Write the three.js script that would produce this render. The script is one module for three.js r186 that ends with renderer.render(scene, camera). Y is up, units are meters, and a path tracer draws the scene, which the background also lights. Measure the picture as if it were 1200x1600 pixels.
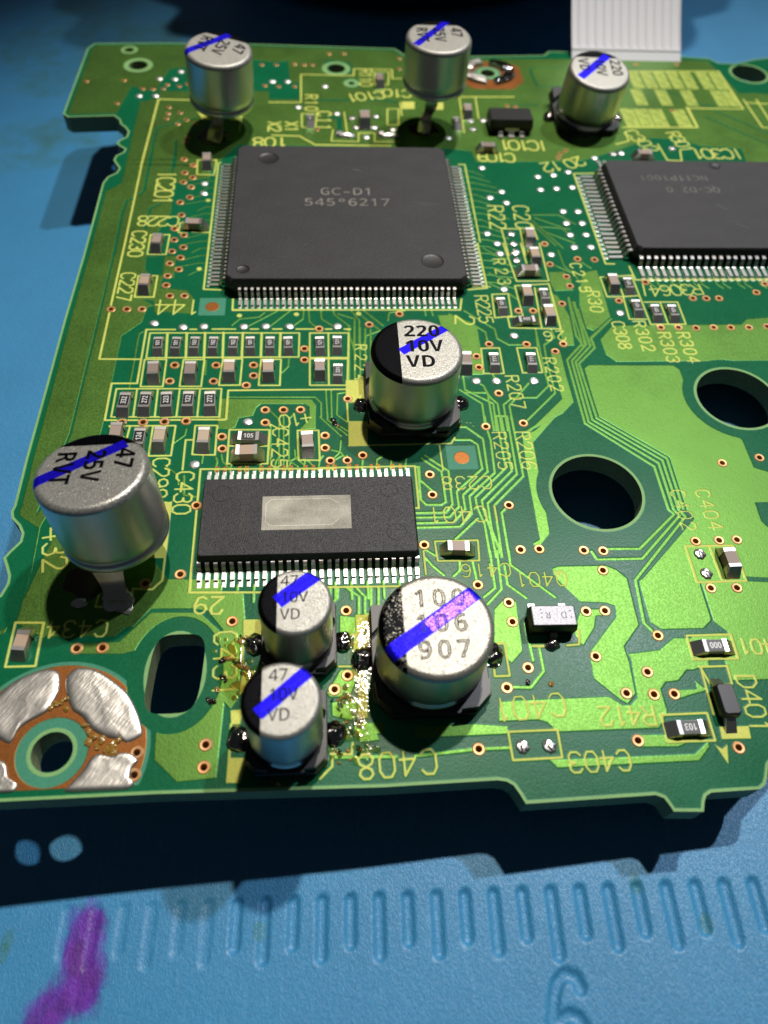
import * as THREE from 'three';
import { mergeGeometries, toCreasedNormals } from 'three/addons/utils/BufferGeometryUtils.js';
import { ConvexGeometry } from 'three/addons/geometries/ConvexGeometry.js';
import { ImprovedNoise } from 'three/addons/math/ImprovedNoise.js';

// ---------- camera, light, exposure (sizes in the script are millimetres; mm turns them into metres) ----------
const mm = 0.001;
const boardTurn = new THREE.Quaternion(0.00997, 0.00000, -0.04486, 0.99894), boardLift = 7.070 * mm;      // the board lies tilted over the level mat
const V = (x, y, z = 0) => new THREE.Vector3(x * mm, z * mm, -y * mm);  // board frame: x right, y away, z off the board
const W = (x, y, z = 0) => V(x, y, z).applyQuaternion(boardTurn).add(new THREE.Vector3(0, boardLift, 0));

const scene = new THREE.Scene();
const camera = new THREE.PerspectiveCamera(68.293, 0.75, 0.005, 5);
camera.position.set(...[1.941, 46.905, 60.942]).multiplyScalar(mm);
camera.up.set(...[0.073, 0.581, -0.810]);
camera.lookAt(new THREE.Vector3(...[1.701, 6.291, 31.780]).multiplyScalar(mm));
camera.focus = 0.0495;
camera.userData.fStop = 44;
const renderer = new THREE.WebGLRenderer({ antialias: true });
renderer.toneMapping = THREE.LinearToneMapping;
renderer.toneMappingExposure = 1;
renderer.shadowMap.enabled = true;
scene.background = new THREE.Color(0.021, 0.024, 0.029);                  // the dim room
function lamp(at, intensity, color, size) {                             // two bench lamps, high over the board
  const l = new THREE.SpotLight(color, intensity, 0, 0.14, 0.9, 2);
  l.position.copy(W(...at)); l.target.position.copy(W(13, -8, 0));
  l.castShadow = true; l.shadow.radius = size; l.shadow.mapSize.set(2048, 2048);
  l.shadow.camera.near = 0.1; l.shadow.camera.far = 1.5;
  scene.add(l, l.target);
}
lamp([82, 285, 700], 1.45, 0xfff4e6, 0.65);
lamp([300, 285, 700], 1.1, 0xf2f6ff, 0.65);

// ---------- helpers ----------
let seed = 7;
const rnd = () => { seed = (seed * 1664525 + 1013904223) >>> 0; return seed / 4294967296; };
const pts = (s) => s.split(' ').map((p) => p.split(',').map(Number));
const taken = {};
function numbered(name) { const n = taken[name] = (taken[name] ?? -1) + 1; return n ? name + '_' + String(n).padStart(3, '0') : name; }
function part(name, geometry, material, parent, x = 0, y = 0, z = 0, turn = 0) {
  const m = new THREE.Mesh(geometry, material); m.name = numbered(name);
  m.position.copy(V(x, y, z)); m.rotation.y = turn; m.castShadow = m.receiveShadow = true;
  parent.add(m); return m;
}
function group(name, parent, x = 0, y = 0, z = 0, turn = 0, label) {
  const g = new THREE.Group(); g.name = numbered(name); g.position.copy(V(x, y, z)); g.rotation.y = turn;
  if (label) g.userData.label = label;
  parent.add(g); return g;
}
const flat = (g) => g.rotateX(-Math.PI / 2).scale(mm, mm, mm);          // drawn in the x-y plane of the board
const up = (g) => g.scale(mm, mm, mm);                                  // drawn with y up
const box = (w, h, d, x = 0, y = 0, z = 0) => { const g = new THREE.BoxGeometry(w, h, d); g.translate(x, y, z); return up(g); };
const V2 = (p) => new THREE.Vector2(p[0], p[1]);
const noise = new ImprovedNoise();
const fbm = (x, y, o = 4, z = 3.3) => { let s = 0, a = 0.5, f = 1; for (let i = 0; i < o; i++) { s += a * noise.noise(x * f, y * f, z + i * 7.1); a *= 0.5; f *= 2.03; } return s; };
const std = (o) => new THREE.MeshStandardMaterial(o);
const lin = (r, g, b) => new THREE.Color().setRGB(r, g, b);
function dataTex(n, f, srgb, rep) {
  const d = new Uint8Array(n * n * 4);
  for (let j = 0; j < n; j++) for (let i = 0; i < n; i++) { const c = f(i / n, j / n), o = (j * n + i) * 4; d[o] = c[0]; d[o + 1] = c[1] ?? c[0]; d[o + 2] = c[2] ?? c[0]; d[o + 3] = 255; }
  const t = new THREE.DataTexture(d, n, n); t.wrapS = t.wrapT = THREE.RepeatWrapping; t.magFilter = THREE.LinearFilter;
  if (srgb) t.colorSpace = THREE.SRGBColorSpace; if (rep) t.repeat.set(rep, rep); t.needsUpdate = true; return t;
}
function canvasTex(w, h, draw, srgb = true) {
  const c = document.createElement('canvas'); c.width = w; c.height = h; draw(c.getContext('2d'), w, h);
  const t = new THREE.CanvasTexture(c); if (srgb) t.colorSpace = THREE.SRGBColorSpace; return t;
}
// tileable grain (white noise, lightly smoothed)
const grainValues = (() => { const n = 256, a = new Float32Array(n * n); for (let i = 0; i < a.length; i++) a[i] = rnd(); return { n, at: (i, j) => a[((j + n) % n) * n + ((i + n) % n)] }; })();
const grainTex = dataTex(256, (u, v) => { const i = Math.round(u * 256), j = Math.round(v * 256), g = grainValues.at; return [255 * (0.4 * g(i, j) + 0.15 * (g(i + 1, j) + g(i - 1, j) + g(i, j + 1) + g(i, j - 1)))]; });

// ---------- materials ----------
const M = {
  core: std({ color: lin(0.42, 0.52, 0.26), roughness: 0.75 }),
  tin: std({ color: lin(0.55, 0.54, 0.52), metalness: 1, roughness: 0.36 }),
  solder: std({ color: lin(0.72, 0.71, 0.69), metalness: 0.9, roughness: 0.46 }),
  darkSolder: std({ color: lin(0.32, 0.30, 0.28), metalness: 1, roughness: 0.16 }),
  copper: std({ color: lin(0.62, 0.30, 0.10), metalness: 0.75, roughness: 0.42 }),
  barrel: std({ color: lin(0.12, 0.06, 0.03), metalness: 0.4, roughness: 0.5 }),
  plastic: std({ color: lin(0.012, 0.012, 0.013), roughness: 0.42 }),
  ceramic: std({ color: lin(0.42, 0.41, 0.38), roughness: 0.55 }),
  film: std({ color: lin(0.012, 0.012, 0.012), roughness: 0.35 }),
  flux: new THREE.MeshPhysicalMaterial({ color: lin(0.30, 0.17, 0.03), roughness: 0.12, clearcoat: 1, clearcoatRoughness: 0.08 }),
  char: std({ color: lin(0.015, 0.011, 0.008), roughness: 0.14 }),
};
M.leadMetal = std({ color: lin(0.52, 0.47, 0.42), metalness: 0.85, roughness: 0.24 });
M.alu = std({ color: lin(0.60, 0.60, 0.58), metalness: 1, roughness: 0.36 });
const tans = [[0.46, 0.33, 0.23], [0.36, 0.27, 0.22], [0.27, 0.20, 0.16], [0.50, 0.40, 0.28]].map((c) => std({ color: lin(...c), roughness: 0.5 }));
const fibre = grainTex.clone(); fibre.repeat.set(0.15, 0.5); M.core.map = fibre; M.core.bumpMap = fibre; M.core.bumpScale = 0.00006;
const moldTex = grainTex.clone(); moldTex.repeat.set(2.2, 2.2);

// ---------- the circuit board ----------
const board = new THREE.Group(); board.name = 'circuit_board';
board.quaternion.copy(boardTurn); board.position.y = boardLift;
board.userData = { label: 'green circuit board with chips and silver capacitors lying over the blue mat', category: 'circuit board' };
scene.add(board);

const outline = [
  ...pts('-27.77,31.74 -27.2,32.98 -19.98,33.45 -9.21,33.62 2.49,33.35 6.7,33.22 7.71,31.72 9.76,31.65 15.33,31.72 24.08,32.39 24.79,33.36 35.8,33.35 40.31,32.75 43.96,32.42 44.71,31.36 46.87,31.29 49.64,32.49 51.36,32.88 55.83,32.11'),
  [66, 31], [66, -46],
  ...pts('24.97,-47.02 21.94,-49.23 21.64,-49.87 21.39,-50.27 21.03,-50.48 18.3,-50.53 17.97,-50.68 17.78,-50.97 17.58,-51.48 15.97,-51.4 15.82,-51.04 15.64,-50.7 15.23,-50.52 8.16,-50.65 7.91,-50.12 7.66,-49.68 7.32,-49.46 6.84,-49.37 0.73,-49.46 -11.26,-49.27 -18.98,-49.3'),
  ...pts('-20.88,-49.31 -23.6,-38.45 -21.68,-37.24 -21.45,-36.46 -21.49,-35.92 -21.86,-35.09 -22.08,-34.63 -21.83,-34.17 -21.33,-33.43 -21.33,-32.85 -21.65,-32.26 -22.22,-31.65 -22.37,-31.14 -22.28,-30.64 -22.34,-26.82 -22.31,-20.4 -22.3,-12.86 -22.17,-4.73 -22.18,5.8 -21.87,6.84 -21.2,7.48 -21.02,8.23 -21.42,8.97 -21.75,9.62 -21.62,10.39 -21.03,10.96 -20.93,11.52 -21.55,12.08 -21.86,12.53 -21.69,13.1 -21.1,13.7 -21.04,14.64 -21.46,15.46 -21.98,16.05 -22.22,16.89 -22.83,17.61 -27.3,17.24 -27.91,17.84'),
];
const holes = [];                       // [x, y, radius]
const bigHoles = [[16.45, -30.45, 3.1], [29.25, -21.9, 3.05]];
const slotA = [-10.8, -42.6, 1.52, 2.4];  // x, y, half width, half height
const mount = [-16.85, -46.85];
const hole1 = pts('-21.74,28.17 -0.19,28.27 16.82,27.88 47.61,28.87 1.41,25.05 -23.15,31.64');
const viaSpots = [
  '-15.14,9.83 -14.19,8.85 -14.88,7.58 -14.07,6.8 -14.86,6.04 -14.08,5.24 -14.06,3.64 -14.85,2.84 -14.55,0.92 -14.96,-1.09 -14.08,-2 -14.83,-2.68 -13.96,-3.71 -14.87,-4.27',
  '-14.07,-5.12 -14.88,-5.91 -14.06,-6.68 -14.89,-7.52 -14.88,-8.71 -14.46,-10.03 -13.28,-10.04 -18.88,-11.63 -17.66,-11.63 -16.47,-11.64',
  '-13.28,-17.95 -13.48,-19.61 -10.2,-17.99 -10.28,-19.66 -16.41,-23.59 -14.93,-23.61 -13.44,-23.59 -11.93,-23.57 -9.31,-25.06',
  '-7.4,-18.01 -7.35,-19.12 -7.85,-20.11 -2.41,-14.02 -3.56,-16.27 -3.55,-17.49 -0.37,-21.58 -6.37,-22.58 -5.06,-22.6 -3.83,-22.6 -6.33,-23.8',
  '-9.21,-26.15 -2.08,-25.09 -2.09,-26.22 -1.74,-27.38 -0.57,-27.37',
  '4.09,-12.31 1.58,-13.56 0.52,-26.95',
  '10.96,-15.9 9.79,-17.25 9.82,-18.45 13.96,-15.93 10.97,-21.19 16.93,-15.92 16.12,-16.76 12.35,-24.19 9.55,-24.46 13.94,-11.99 15.16,-11.99 17.76,-11.12',
  '5.07,-28.74 5.09,-30.46 10.17,-31.45 4.19,-34.44 10.4,-34.98 11.63,-34.97',
  '17.74,-3.09', '17.69,-5.95 20.29,-5.22 21.8,-5.3 18.82,-7.62 18.88,-8.86',
  '22.7,-10.76 25.61,-8.35 29.19,-10.45 25.42,-14.06 26.9,-14.07 28.36,-14.15',
  '29.87,-14.09 31.32,-14.1 32.86,-14.11 34.45,-14 30.36,-10.47 31.48,-10.47 35.04,-9.71 36.2,-8.58 26.07,-28.18 28.97,-27.75',
  '7.29,-37.48 9.05,-38.78 9.08,-40.09 9.54,-43.07',
  '15.46,-36.68 13.76,-39.54 14.94,-39.54 13.71,-42.51 8.11,-44.24 14.54,-35.15 15.81,-35.23',
  '17.82,-41.31 16.57,-43.6 16.6,-44.98 15.01,-44.84 17.8,-45 14.99,-47.59 20.58,-48.22',
  '22.17,-34.66 23.78,-34.64 25,-34.63 22.11,-38.18 23.81,-38.21',
  '6.03,-47.68', '-7.77,-39.47 -8.77,-46.81 -8.78,-48.01', '-16.57,-40.9 -15.12,-40.91 -12.38,-47.07 -12.37,-48.25',
  '-11.14,-36.14 -13.2,-36.71', '-10.59,-30.94', '-1.01,-43.14 -1.77,-43.96 -0.97,-38.99',
].flatMap(pts);
const smallVias = [
  '-26.66,24.49 -22.81,24.83 -20.67,23.11 -19.59,23.04 -18.2,24.03 -18.53,23.18 -16.92,23.74 -16.13,24.28 -22.89,20.09 -17.56,19.45 -16.32,18.38 -17.51,18.19 -17.57,17.26 -16.36,16.22 -15.56,17.01 -14.55,16.42 -15.18,13.72 -15.26,12.84 -15.14,9.88 -14.15,8.94 -8.41,28.79 -7.91,24.21',
  '-6.83,28.85 -4.8,29.12 -3.73,28.97 -2.85,29.01 -0.94,31.7 0.79,31.77 7.04,30.89 6.88,28.46 -6.46,24.09 -4.75,24.15 -2.4,15.51', '34.63,30.65 39.57,30.85 36.04,20.34',
  '21.97,11.58 22.66,12.18 21.66,10.85 17.98,20.81 18.83,20.67',
].flatMap(pts);
for (const [x, y] of viaSpots) holes.push([x, y, 0.19]);
for (const [x, y] of smallVias) holes.push([x, y, 0.16]);
bigHoles.forEach((h) => holes.push(h));
holes.push([...mount, 1.08]);
[0.95, 0.95, 0.8, 2.0, 0.3, 0.35].forEach((r, i) => holes.push([...hole1[i], r]));
function boardShape() {
  const s = new THREE.Shape(outline.map(V2));
  for (const [x, y, r] of holes) {
    const p = new THREE.Path(), n = r > 0.5 ? 48 : 12;
    p.setFromPoints(Array.from({ length: n }, (_, k) => new THREE.Vector2(x + r * Math.cos(-k / n * 2 * Math.PI), y + r * Math.sin(-k / n * 2 * Math.PI))));
    s.holes.push(p);
  }
  const [sx, sy, hw, hh] = slotA, q = [], skew = 0.06;
  for (let k = 0; k < 40; k++) { const a = -k / 40 * 2 * Math.PI, cx = Math.cos(a), cy = Math.sin(a), e = 0.5; const yy = hh * Math.sign(cy) * Math.abs(cy) ** e; q.push(new THREE.Vector2(sx + hw * Math.sign(cx) * Math.abs(cx) ** e + skew * yy, sy + yy)); }
  s.holes.push(new THREE.Path(q));
  return s;
}
const X0 = -30, X1 = 58, Y0 = -53, Y1 = 35, TS = 2048, SC = TS / (X1 - X0);
const maskGeometry = new THREE.ShapeGeometry(boardShape(), 1);
{ const p = maskGeometry.attributes.position, uv = maskGeometry.attributes.uv; for (let i = 0; i < p.count; i++) uv.setXY(i, (p.getX(i) - X0) / (X1 - X0), (p.getY(i) - Y0) / (Y1 - Y0)); }
const coreGeometry = new THREE.ExtrudeGeometry(boardShape(), { depth: 1.56, bevelEnabled: false, curveSegments: 1 }).translate(0, 0, -1.6);
part('board_core', flat(coreGeometry), M.core, board);

//#ART
// ---------- artwork of the board: copper under green mask, gaps, traces, yellow print ----------
const layers = ['art', 'shine', 'relief'].map(() => { const c = document.createElement('canvas'); c.width = c.height = TS; const g = c.getContext('2d'); g.setTransform(SC, 0, 0, -SC, -X0 * SC, Y1 * SC); g.lineCap = g.lineJoin = 'round'; return g; });
const STYLE = {  // colour; roughness (g) and metalness (b); height
  base: ['rgb(11,98,62)', 'rgb(0,78,0)', 'rgb(80,80,80)'],
  copper: ['rgb(84,122,54)', 'rgb(0,112,196)', 'rgb(140,140,140)'],
  silk: ['rgb(208,213,104)', 'rgb(0,140,0)', 'rgb(185,185,185)'],
  bare: ['rgb(142,88,42)', 'rgb(0,120,150)', 'rgb(130,130,130)'],
  tin: ['rgb(200,198,188)', 'rgb(0,90,235)', 'rgb(165,165,165)'],
  window: ['rgb(70,140,112)', 'rgb(0,130,0)', 'rgb(60,60,60)'],
  rim: ['rgb(132,176,112)', 'rgb(0,120,0)', 'rgb(95,95,95)'],
  fluxed: ['rgba(150,128,30,0.45)', 'rgb(0,30,0)', 'rgba(190,190,190,0.6)'],
};
const each = (style, f) => layers.forEach((g, k) => { g.fillStyle = g.strokeStyle = STYLE[style][k]; f(g); });
const trail = (g, p, close) => { g.beginPath(); p.forEach(([x, y], i) => (i ? g.lineTo(x, y) : g.moveTo(x, y))); if (close) g.closePath(); };
const fill = (style, s) => each(style, (g) => { trail(g, pts(s), true); g.fill(); });
const line = (style, s, w, close) => each(style, (g) => { g.lineWidth = w; trail(g, typeof s === 'string' ? pts(s) : s, close); g.stroke(); });
const disc = (style, x, y, r) => each(style, (g) => { g.beginPath(); g.arc(x, y, r, 0, 7); g.fill(); });
const ring = (style, x, y, r, w) => each(style, (g) => { g.lineWidth = w; g.beginPath(); g.arc(x, y, r, 0, 7); g.stroke(); });
const copper = (s) => fill('copper', s), cut = (s) => fill('base', s), gap = (s, w = 0.22) => line('base', s, w);
const trace = (s, w = 0.2) => line('copper', s, w * 1.12);
const silk = (s, w = 0.15, close) => line('silk', s, w, close), frame = (s, w = 0.15) => silk(s, w, true), block = (s) => fill('silk', s);
// single-stroke lettering of the print, on a 4 x 6 grid
const GLYPH = {
  0: ['1,0 3,0 4,1.5 4,4.5 3,6 1,6 0,4.5 0,1.5 1,0'], 1: ['2,0 2,6 1,5'], 2: ['0,4.6 .8,6 3.2,6 4,4.7 3.6,3.4 0,0 4,0'], 3: ['0,5 1,6 3,6 4,5 3.6,3.5 2,3.2 3.6,2.8 4,1.2 3,0 1,0 0,1'],
  4: ['3,0 3,6 0,2 4.2,2'], 5: ['4,6 .5,6 .2,3.4 3,3.7 4,2.6 4,1.2 3,0 1,0 0,.8'], 6: ['3.6,5.4 2.6,6 1,5.6 0,3 .4,.8 1.6,0 3.2,.3 4,1.6 3.4,3 1.8,3.4 .2,2.4'], 7: ['0,6 4,6 1.6,0'],
  8: ['2,3.2 .6,3.8 .2,5 1.2,6 2.8,6 3.8,5 3.4,3.8 2,3.2 .4,2.4 0,1.2 1,0 3,0 4,1.2 3.6,2.4 2,3.2'], 9: ['.4,.6 1.4,0 3,.4 4,3 3.6,5.2 2.4,6 .8,5.7 0,4.4 .6,3 2.2,2.6 3.8,3.6'],
  C: ['4,5 3,6 1,6 0,4.5 0,1.5 1,0 3,0 4,1'], R: ['0,0 0,6 3,6 4,5 4,4 3,3 0,3', '2,3 4,0'], I: ['2,0 2,6'], D: ['0,0 0,6 2.4,6 4,4.4 4,1.6 2.4,0 0,0'], Q: ['1,0 3,0 4,1.5 4,4.5 3,6 1,6 0,4.5 0,1.5 1,0', '2.4,2 4.2,-.4'],
  X: ['0,0 4,6', '4,0 0,6'], '+': ['2,1 2,5', '0,3 4,3'], J: ['0,1 1,0 2.6,0 3.4,1 3.4,6'],
};
function word(text, ends, h, w) {
  const [p, q] = pts(ends), n = text.length, d = Math.hypot(q[0] - p[0], q[1] - p[1]), c = (q[0] - p[0]) / d, k = (q[1] - p[1]) / d, u = h / 6;
  [...text].forEach((ch, i) => { const f = n > 1 ? i / (n - 1) : 0.5, cx = p[0] + (q[0] - p[0]) * f, cy = p[1] + (q[1] - p[1]) * f; (GLYPH[ch] || []).forEach((st) => line('silk', st.split(' ').map((t) => { const [x, y] = t.split(',').map(Number), lx = (x - 2) * u * 0.92, ly = (y - 3) * u; return [cx + lx * c - ly * k, cy + lx * k + ly * c]; }), w)); });
}
each('base', (g) => g.fillRect(X0, Y0, X1 - X0, Y1 - Y0));
// back area and left strip
copper('-28.29,32.32 -16.44,33.76 6.75,32.76 8.24,30.98 15.26,31.11 24.67,31.49 40.08,31.95 43.6,31.78 44.11,28.74 44.82,24.67 51.12,23.88 45.83,9.93 42.94,9.42 40.92,9.38 41.31,12.92 30.83,13.9 27.71,12.16 23.66,10.23 13.23,9.92 12.89,11.86 10.67,12.29 -10.14,12.55 -11.64,9.81 -12.46,8.48 -12.64,4.5 -13.66,1.52 -14.45,-4.88 -14.25,-10.62 -16.27,-13.12 -17.63,-14.71 -17.65,-18.98 -17.68,-23.98 -17.82,-25.9 -19.39,-29.16 -20.29,-32.34 -20.17,-35.51 -20.35,-39.11 -18.62,-40.16 -14.48,-40.31 -12.75,-38.53 -10.21,-38.62 -8.49,-38.76 -8.64,-36.55 -11.87,-36.45 -13.1,-34.8 -13,-30.36 -15.73,-25.37 -17.48,-25.33 -18.55,-29.18 -20.18,-37.29 -20.89,-39.79 -23.08,-40.52 -23.82,-37.6 -22.3,-30.89 -22.21,-23.18 -22.3,-12.86 -22.15,-4.9 -22.12,5.39 -21.84,15.93 -22.27,17.26 -27.49,17.61');
cut('-22.7,17.61 -21.89,23.57 -20.57,23.08 -20.56,18.8 -20.52,10.75 -20.45,5.82 -21.94,4.18 -22.54,4.37 -22.34,6.83');
cut('-18.31,27.51 -16.28,27.95 -15.82,22.77 -17.48,22.71 -20.47,22.78 -20.66,20.32 -18.82,21.28 -19.08,23.67');
cut('-11.21,30.34 -6.93,29.4 -6.77,23.06 -9.14,22.98 -10.87,23.94'); cut('-7.64,29.37 -5.52,29.82 -5.28,25.17 -4.24,24.86 -4.22,21.47 -7.4,21.37');
cut('-1.59,29.61 -1.05,30.19 1.28,29.72 1.75,27.91 1.19,26.98 -0.92,26.91'); ring('rim', ...hole1[0], 1.3, 0.55); ring('rim', ...hole1[1], 1.3, 0.55); ring('rim', ...hole1[4], 0.62, 0.5);
cut('0.45,25.37 0.81,26.08 2.21,25.95 2.33,24.39 1.1,24'); ring('rim', ...hole1[4], 0.62, 0.5);
cut('43.91,32.26 44.2,28.29 44.9,24.25 49.6,24.83 54.59,33.01'); ring('rim', ...hole1[3], 2.15, 0.3);
ring('rim', ...hole1[5], 0.75, 0.35);
cut('-22.82,-30.96 -22.56,-29.08 -22.07,-31.98 -22.33,-34.37'); cut('-22.25,-31.15 -20.39,-32.44 -20.2,-35.74 -20.37,-39.19 -21.16,-39.58 -23.19,-40.11 -23.93,-37.16 -21.22,-35.93');
cut('-16.08,-11.39 -12.66,-10.11 -12.19,-11.66 -9.18,-11.16 -7.58,-12.7 -7.53,-13.94 -15.79,-13.88 -16.03,-17.18 -16.18,-19.63 -17.57,-19.61 -17.63,-14.71 -16.28,-13.14'); copper('-15.99,-9.3 -15.52,-11.9 -15.06,-12.28 -12.47,-12.29 -12.34,-10.89 -13.1,-9.04');
cut('-15.79,5.82 -12.73,6.73 -11.94,1.21 -11.86,-4.87 -14.9,-4.88 -16.94,-4.89 -17.05,-4.02 -15.51,1.18'); cut('-16.93,-5.03 -15.43,-4.88 -15.34,-7.41 -16.4,-7.28 -16.81,-6.72'); cut('-16.63,-10.35 -15.67,-10.62 -15.55,-11.64 -14.98,-12.28 -12.22,-12.29 -12.3,-10.37 -11.86,-9.45 -12.28,-8.51 -13.31,-7.69 -15.29,-7.82 -15.33,-9.04 -13.16,-9.31 -12.47,-10.37 -12.49,-12.17 -15.35,-11.9 -15.69,-11.13'); 
cut('-16.16,-13.51 -17.56,-14.59 -17.56,-15.78 -15.96,-15.79 -15.85,-14 -9.86,-13.93 -9.94,-12.56 -14.62,-12.53 -15.27,-12.65');
gap('-18.32,15.42 -16.24,16.68 -14.7,17.34'); gap('-18.32,15.42 -18.37,13.06 -18.23,8.6'); gap('-16.21,13.11 -15.92,8.64'); gap('-18.36,10.79 -18.27,4.59 -18.66,3.92'); gap('-19.12,3.42 -19.6,3.08 -19.76,1.46 -19.64,-4.89'); gap('-16.09,10.83 -16.08,7.74'); gap('-16.61,2.62 -17.39,1.96 -17.5,-1.03'); gap('-19.67,-4.89 -19.69,-14.84 -19.78,-24.53 -20.64,-31.19', 0.14);
gap('-2.36,21.36 4.78,21.58 6.12,21.12', 0.3); gap('-1.23,18.01 -0.08,17.73 -0.15,14.65', 0.5); gap('21.81,29.03 21.86,26.11 22.03,25.05 24.94,25.15'); gap('17.83,20.98 21.34,21.08'); gap('21.87,29.4 34.49,29.7', 0.14);
gap('36.24,24.99 37.96,23.29', 0.16); gap('38.33,20.23 44.53,13.83', 0.2); gap('40.74,20.47 45.31,16.03', 0.2); gap('39.08,22.12 40.02,21.63 41.07,21.49');
cut('35.27,15.17 35.87,14.26 38.23,12.49 40.98,12.55 40.76,9.9 34.39,9.79 32.31,10.61 31.57,14.16 32.59,15.42');
gap('-18.5,-40.18 -14.48,-40.32 -12.73,-38.55 -10.21,-38.63 -9.44,-38.8 -8.22,-40.11 -8.1,-42', 0.2); 
// rows of resistors, middle
copper('-16.98,-40.58 -14.23,-40.56 -12.61,-38.71 -9.74,-38.81 -8.28,-40.24 -8.06,-41.47 -7.94,-44.56 -8.09,-48.6 -10.13,-48.71 -11.45,-47.59 -11.53,-45.71 -10.58,-45.54 -9.48,-44.68 -8.78,-42.63 -8.9,-41.04 -9.42,-40 -10.52,-39.33 -11.56,-39.46 -12.3,-40.1 -13.13,-41.12 -13.97,-41.33 -16.8,-41.23');
copper('-13.35,-37.6 -10.53,-37.52 -7.21,-37.63 -7.02,-39.37 -7.14,-40.7 -7.13,-42.46 -7.18,-44.29 -7.57,-44.87 -7.98,-44.41 -8.3,-39.99 -9.38,-38.6 -10.22,-38.49 -12.64,-38.45 -13.54,-39.64 -14.14,-39.62');
cut('-11.59,-45.71 -12.49,-45.67 -12.35,-47.88 -11.52,-49.23 -9.98,-48.91 -10.57,-48.29 -11.42,-47.52');
copper('-9.76,-21.41 -3.03,-21.57 -2.69,-22.16 -2.73,-22.96 -2.74,-24.42 -3.95,-24.51 -3.2,-23.52 -3.2,-22.27 -3.54,-22.03 -6.69,-21.98 -7.01,-22.32 -7.23,-23.11 -8.22,-23.32 -8.43,-24.2 -8.91,-24.36 -9.66,-24.29');
copper('7.22,-12.43 8.79,-12.44 9.35,-13.06 10.28,-13.97 10.23,-16.76 7.6,-16.73'); copper('8.09,-12.15 9.14,-12.93 10.13,-14.07 10.19,-16.28 9.6,-16.28 8.86,-16.03 8.52,-14.56 7.93,-13.68'); copper('9.22,-16.27 10.27,-16.28 10.06,-19.2 9.07,-19.19');
copper('17.4,-6.99 18.75,-6.91 19.19,-7.85 19.08,-9.39 17.45,-9.46 17.28,-8.47'); copper('16.93,-9.53 17.62,-10.14 18.17,-12.91 17.82,-16.08 16.96,-16.07 16.93,-13.74 16.74,-10.58'); copper('20.38,-7.07 21.71,-6.67 21.51,-12.93 19.71,-14.39 19.2,-14.04 19.21,-11.18 19.59,-9.39');
copper('35.79,22.02 39.9,21.23 38.28,15.97 37.1,15.11 34.2,14.63 17.67,15.48 18.2,18.85'); 
cut('14.56,7.92 18.52,7.99 18.59,7.09 14.44,7.02'); gap('13.37,6.71 18.56,6.89 19.43,6.6'); cut('13.61,5.16 18.31,5.41 18.59,4.45 13.96,4.4'); gap('15.83,3.38 18.86,3.41'); cut('17.11,2.37 20.47,2.41 21.66,0.59 22.08,-3.58 20.16,-4.59 18.56,-4.1 18.33,-1.9 17.53,0.92'); cut('12.17,2.69 13.35,1.6 13.22,-0.89 12.26,-0.89'); cut('19.54,7.2 22.91,8.87 24.55,8.29 24.18,7.67 22.09,4.88 20.14,4.86'); cut('12.34,-1.07 14.08,-0.88 14.25,-4.77 11.98,-4.61');
for (const s of ['17.37,1.28 19.81,1.3 21.18,-0.13', '17.51,0.83 19.68,-0.49 20.53,-2.23', '17.22,0.38 19.3,-3.59', '17.12,-0.16 18.72,-3.26', '17.72,-0.51 20.49,-0.84', '18.03,-1.21 20.5,-2.91']) trace(s, 0.16);
// right planes
copper('20.08,-15.4 21.43,-13.78 32.35,-13.72 33.03,-13.08 36.86,-12.7 34.9,-17.93 20.8,-17.94 20.13,-17.1'); copper('34.79,-2.6 38.87,-1.95 40.91,-1.93 40.56,-2.89');
copper('18.09,-18.61 18.51,-18.27 25.23,-18.39 25.63,-18.82 25.59,-23.5 28.28,-26.04 28.28,-28.61 29.16,-29.01 31.03,-29.06 25.13,-44.6 23.66,-44.34 21.59,-44.33 21.46,-43.93 21.46,-43.12 19.78,-43.46 19.36,-43.58 18.97,-43.56 18.27,-44.2 17.48,-44.3 17.09,-44.68 17.13,-46.01 16.4,-46.93 10.58,-46.91 10.08,-46.34 9.62,-46.2 8.1,-46.2 7.37,-46.23 7.54,-45.06 8.28,-45.03 13.94,-45 14.63,-45.53 15.12,-45.55 15.61,-45.13 15.82,-42.77 15.71,-42.43 17.78,-42.23 17.99,-40.97 17.46,-40.45 17.46,-37.43 22.29,-32.76 22.19,-32.32 22.21,-27.7 18.06,-23.69');
cut('18.13,-40.98 20.86,-41.03 21.43,-40.48 22.06,-41.26 20.16,-41.34 19.83,-41.54 18.78,-41.5 17.8,-42.16 17.01,-42.2 15.92,-42.37 15.53,-42.08 16.78,-40.79 17.46,-40.45'); gap('21.45,-37.98 21.43,-40.48', 0.35); gap('24.67,-37.57 27.83,-37.87', 0.3); copper('17.56,-40.6 17.99,-40.97 20.87,-40.98 21.47,-40.38 21.52,-37.75 23.85,-35.75 21.48,-34.03 17.55,-37.47');
gap('17.46,-37.43 17.46,-40.48 18.11,-41.05 20.84,-41.09 21.47,-40.59 22.06,-41.26', 0.32);
cut('17.12,-44.68 17.49,-44.26 18.34,-44.2 18.89,-43.63 19.36,-43.58 19.66,-43.86 19.26,-44.76 18.93,-45.01 18.64,-45.12 17.19,-45.32'); cut('17.07,-46.01 16.4,-46.93 18.23,-47.77 19.08,-47.81 21.16,-44.44 23.66,-44.34 25.33,-44.41 22.98,-50.58 9.99,-49.99 10.38,-47.02 16.35,-47.03'); cut('27.3,-31.65 29.75,-31.63 28.83,-34.06 27.48,-33.68 27.22,-33.16'); cut('20.46,-42.95 21.5,-42.98 21.37,-43.39 20.41,-43.55');
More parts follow.
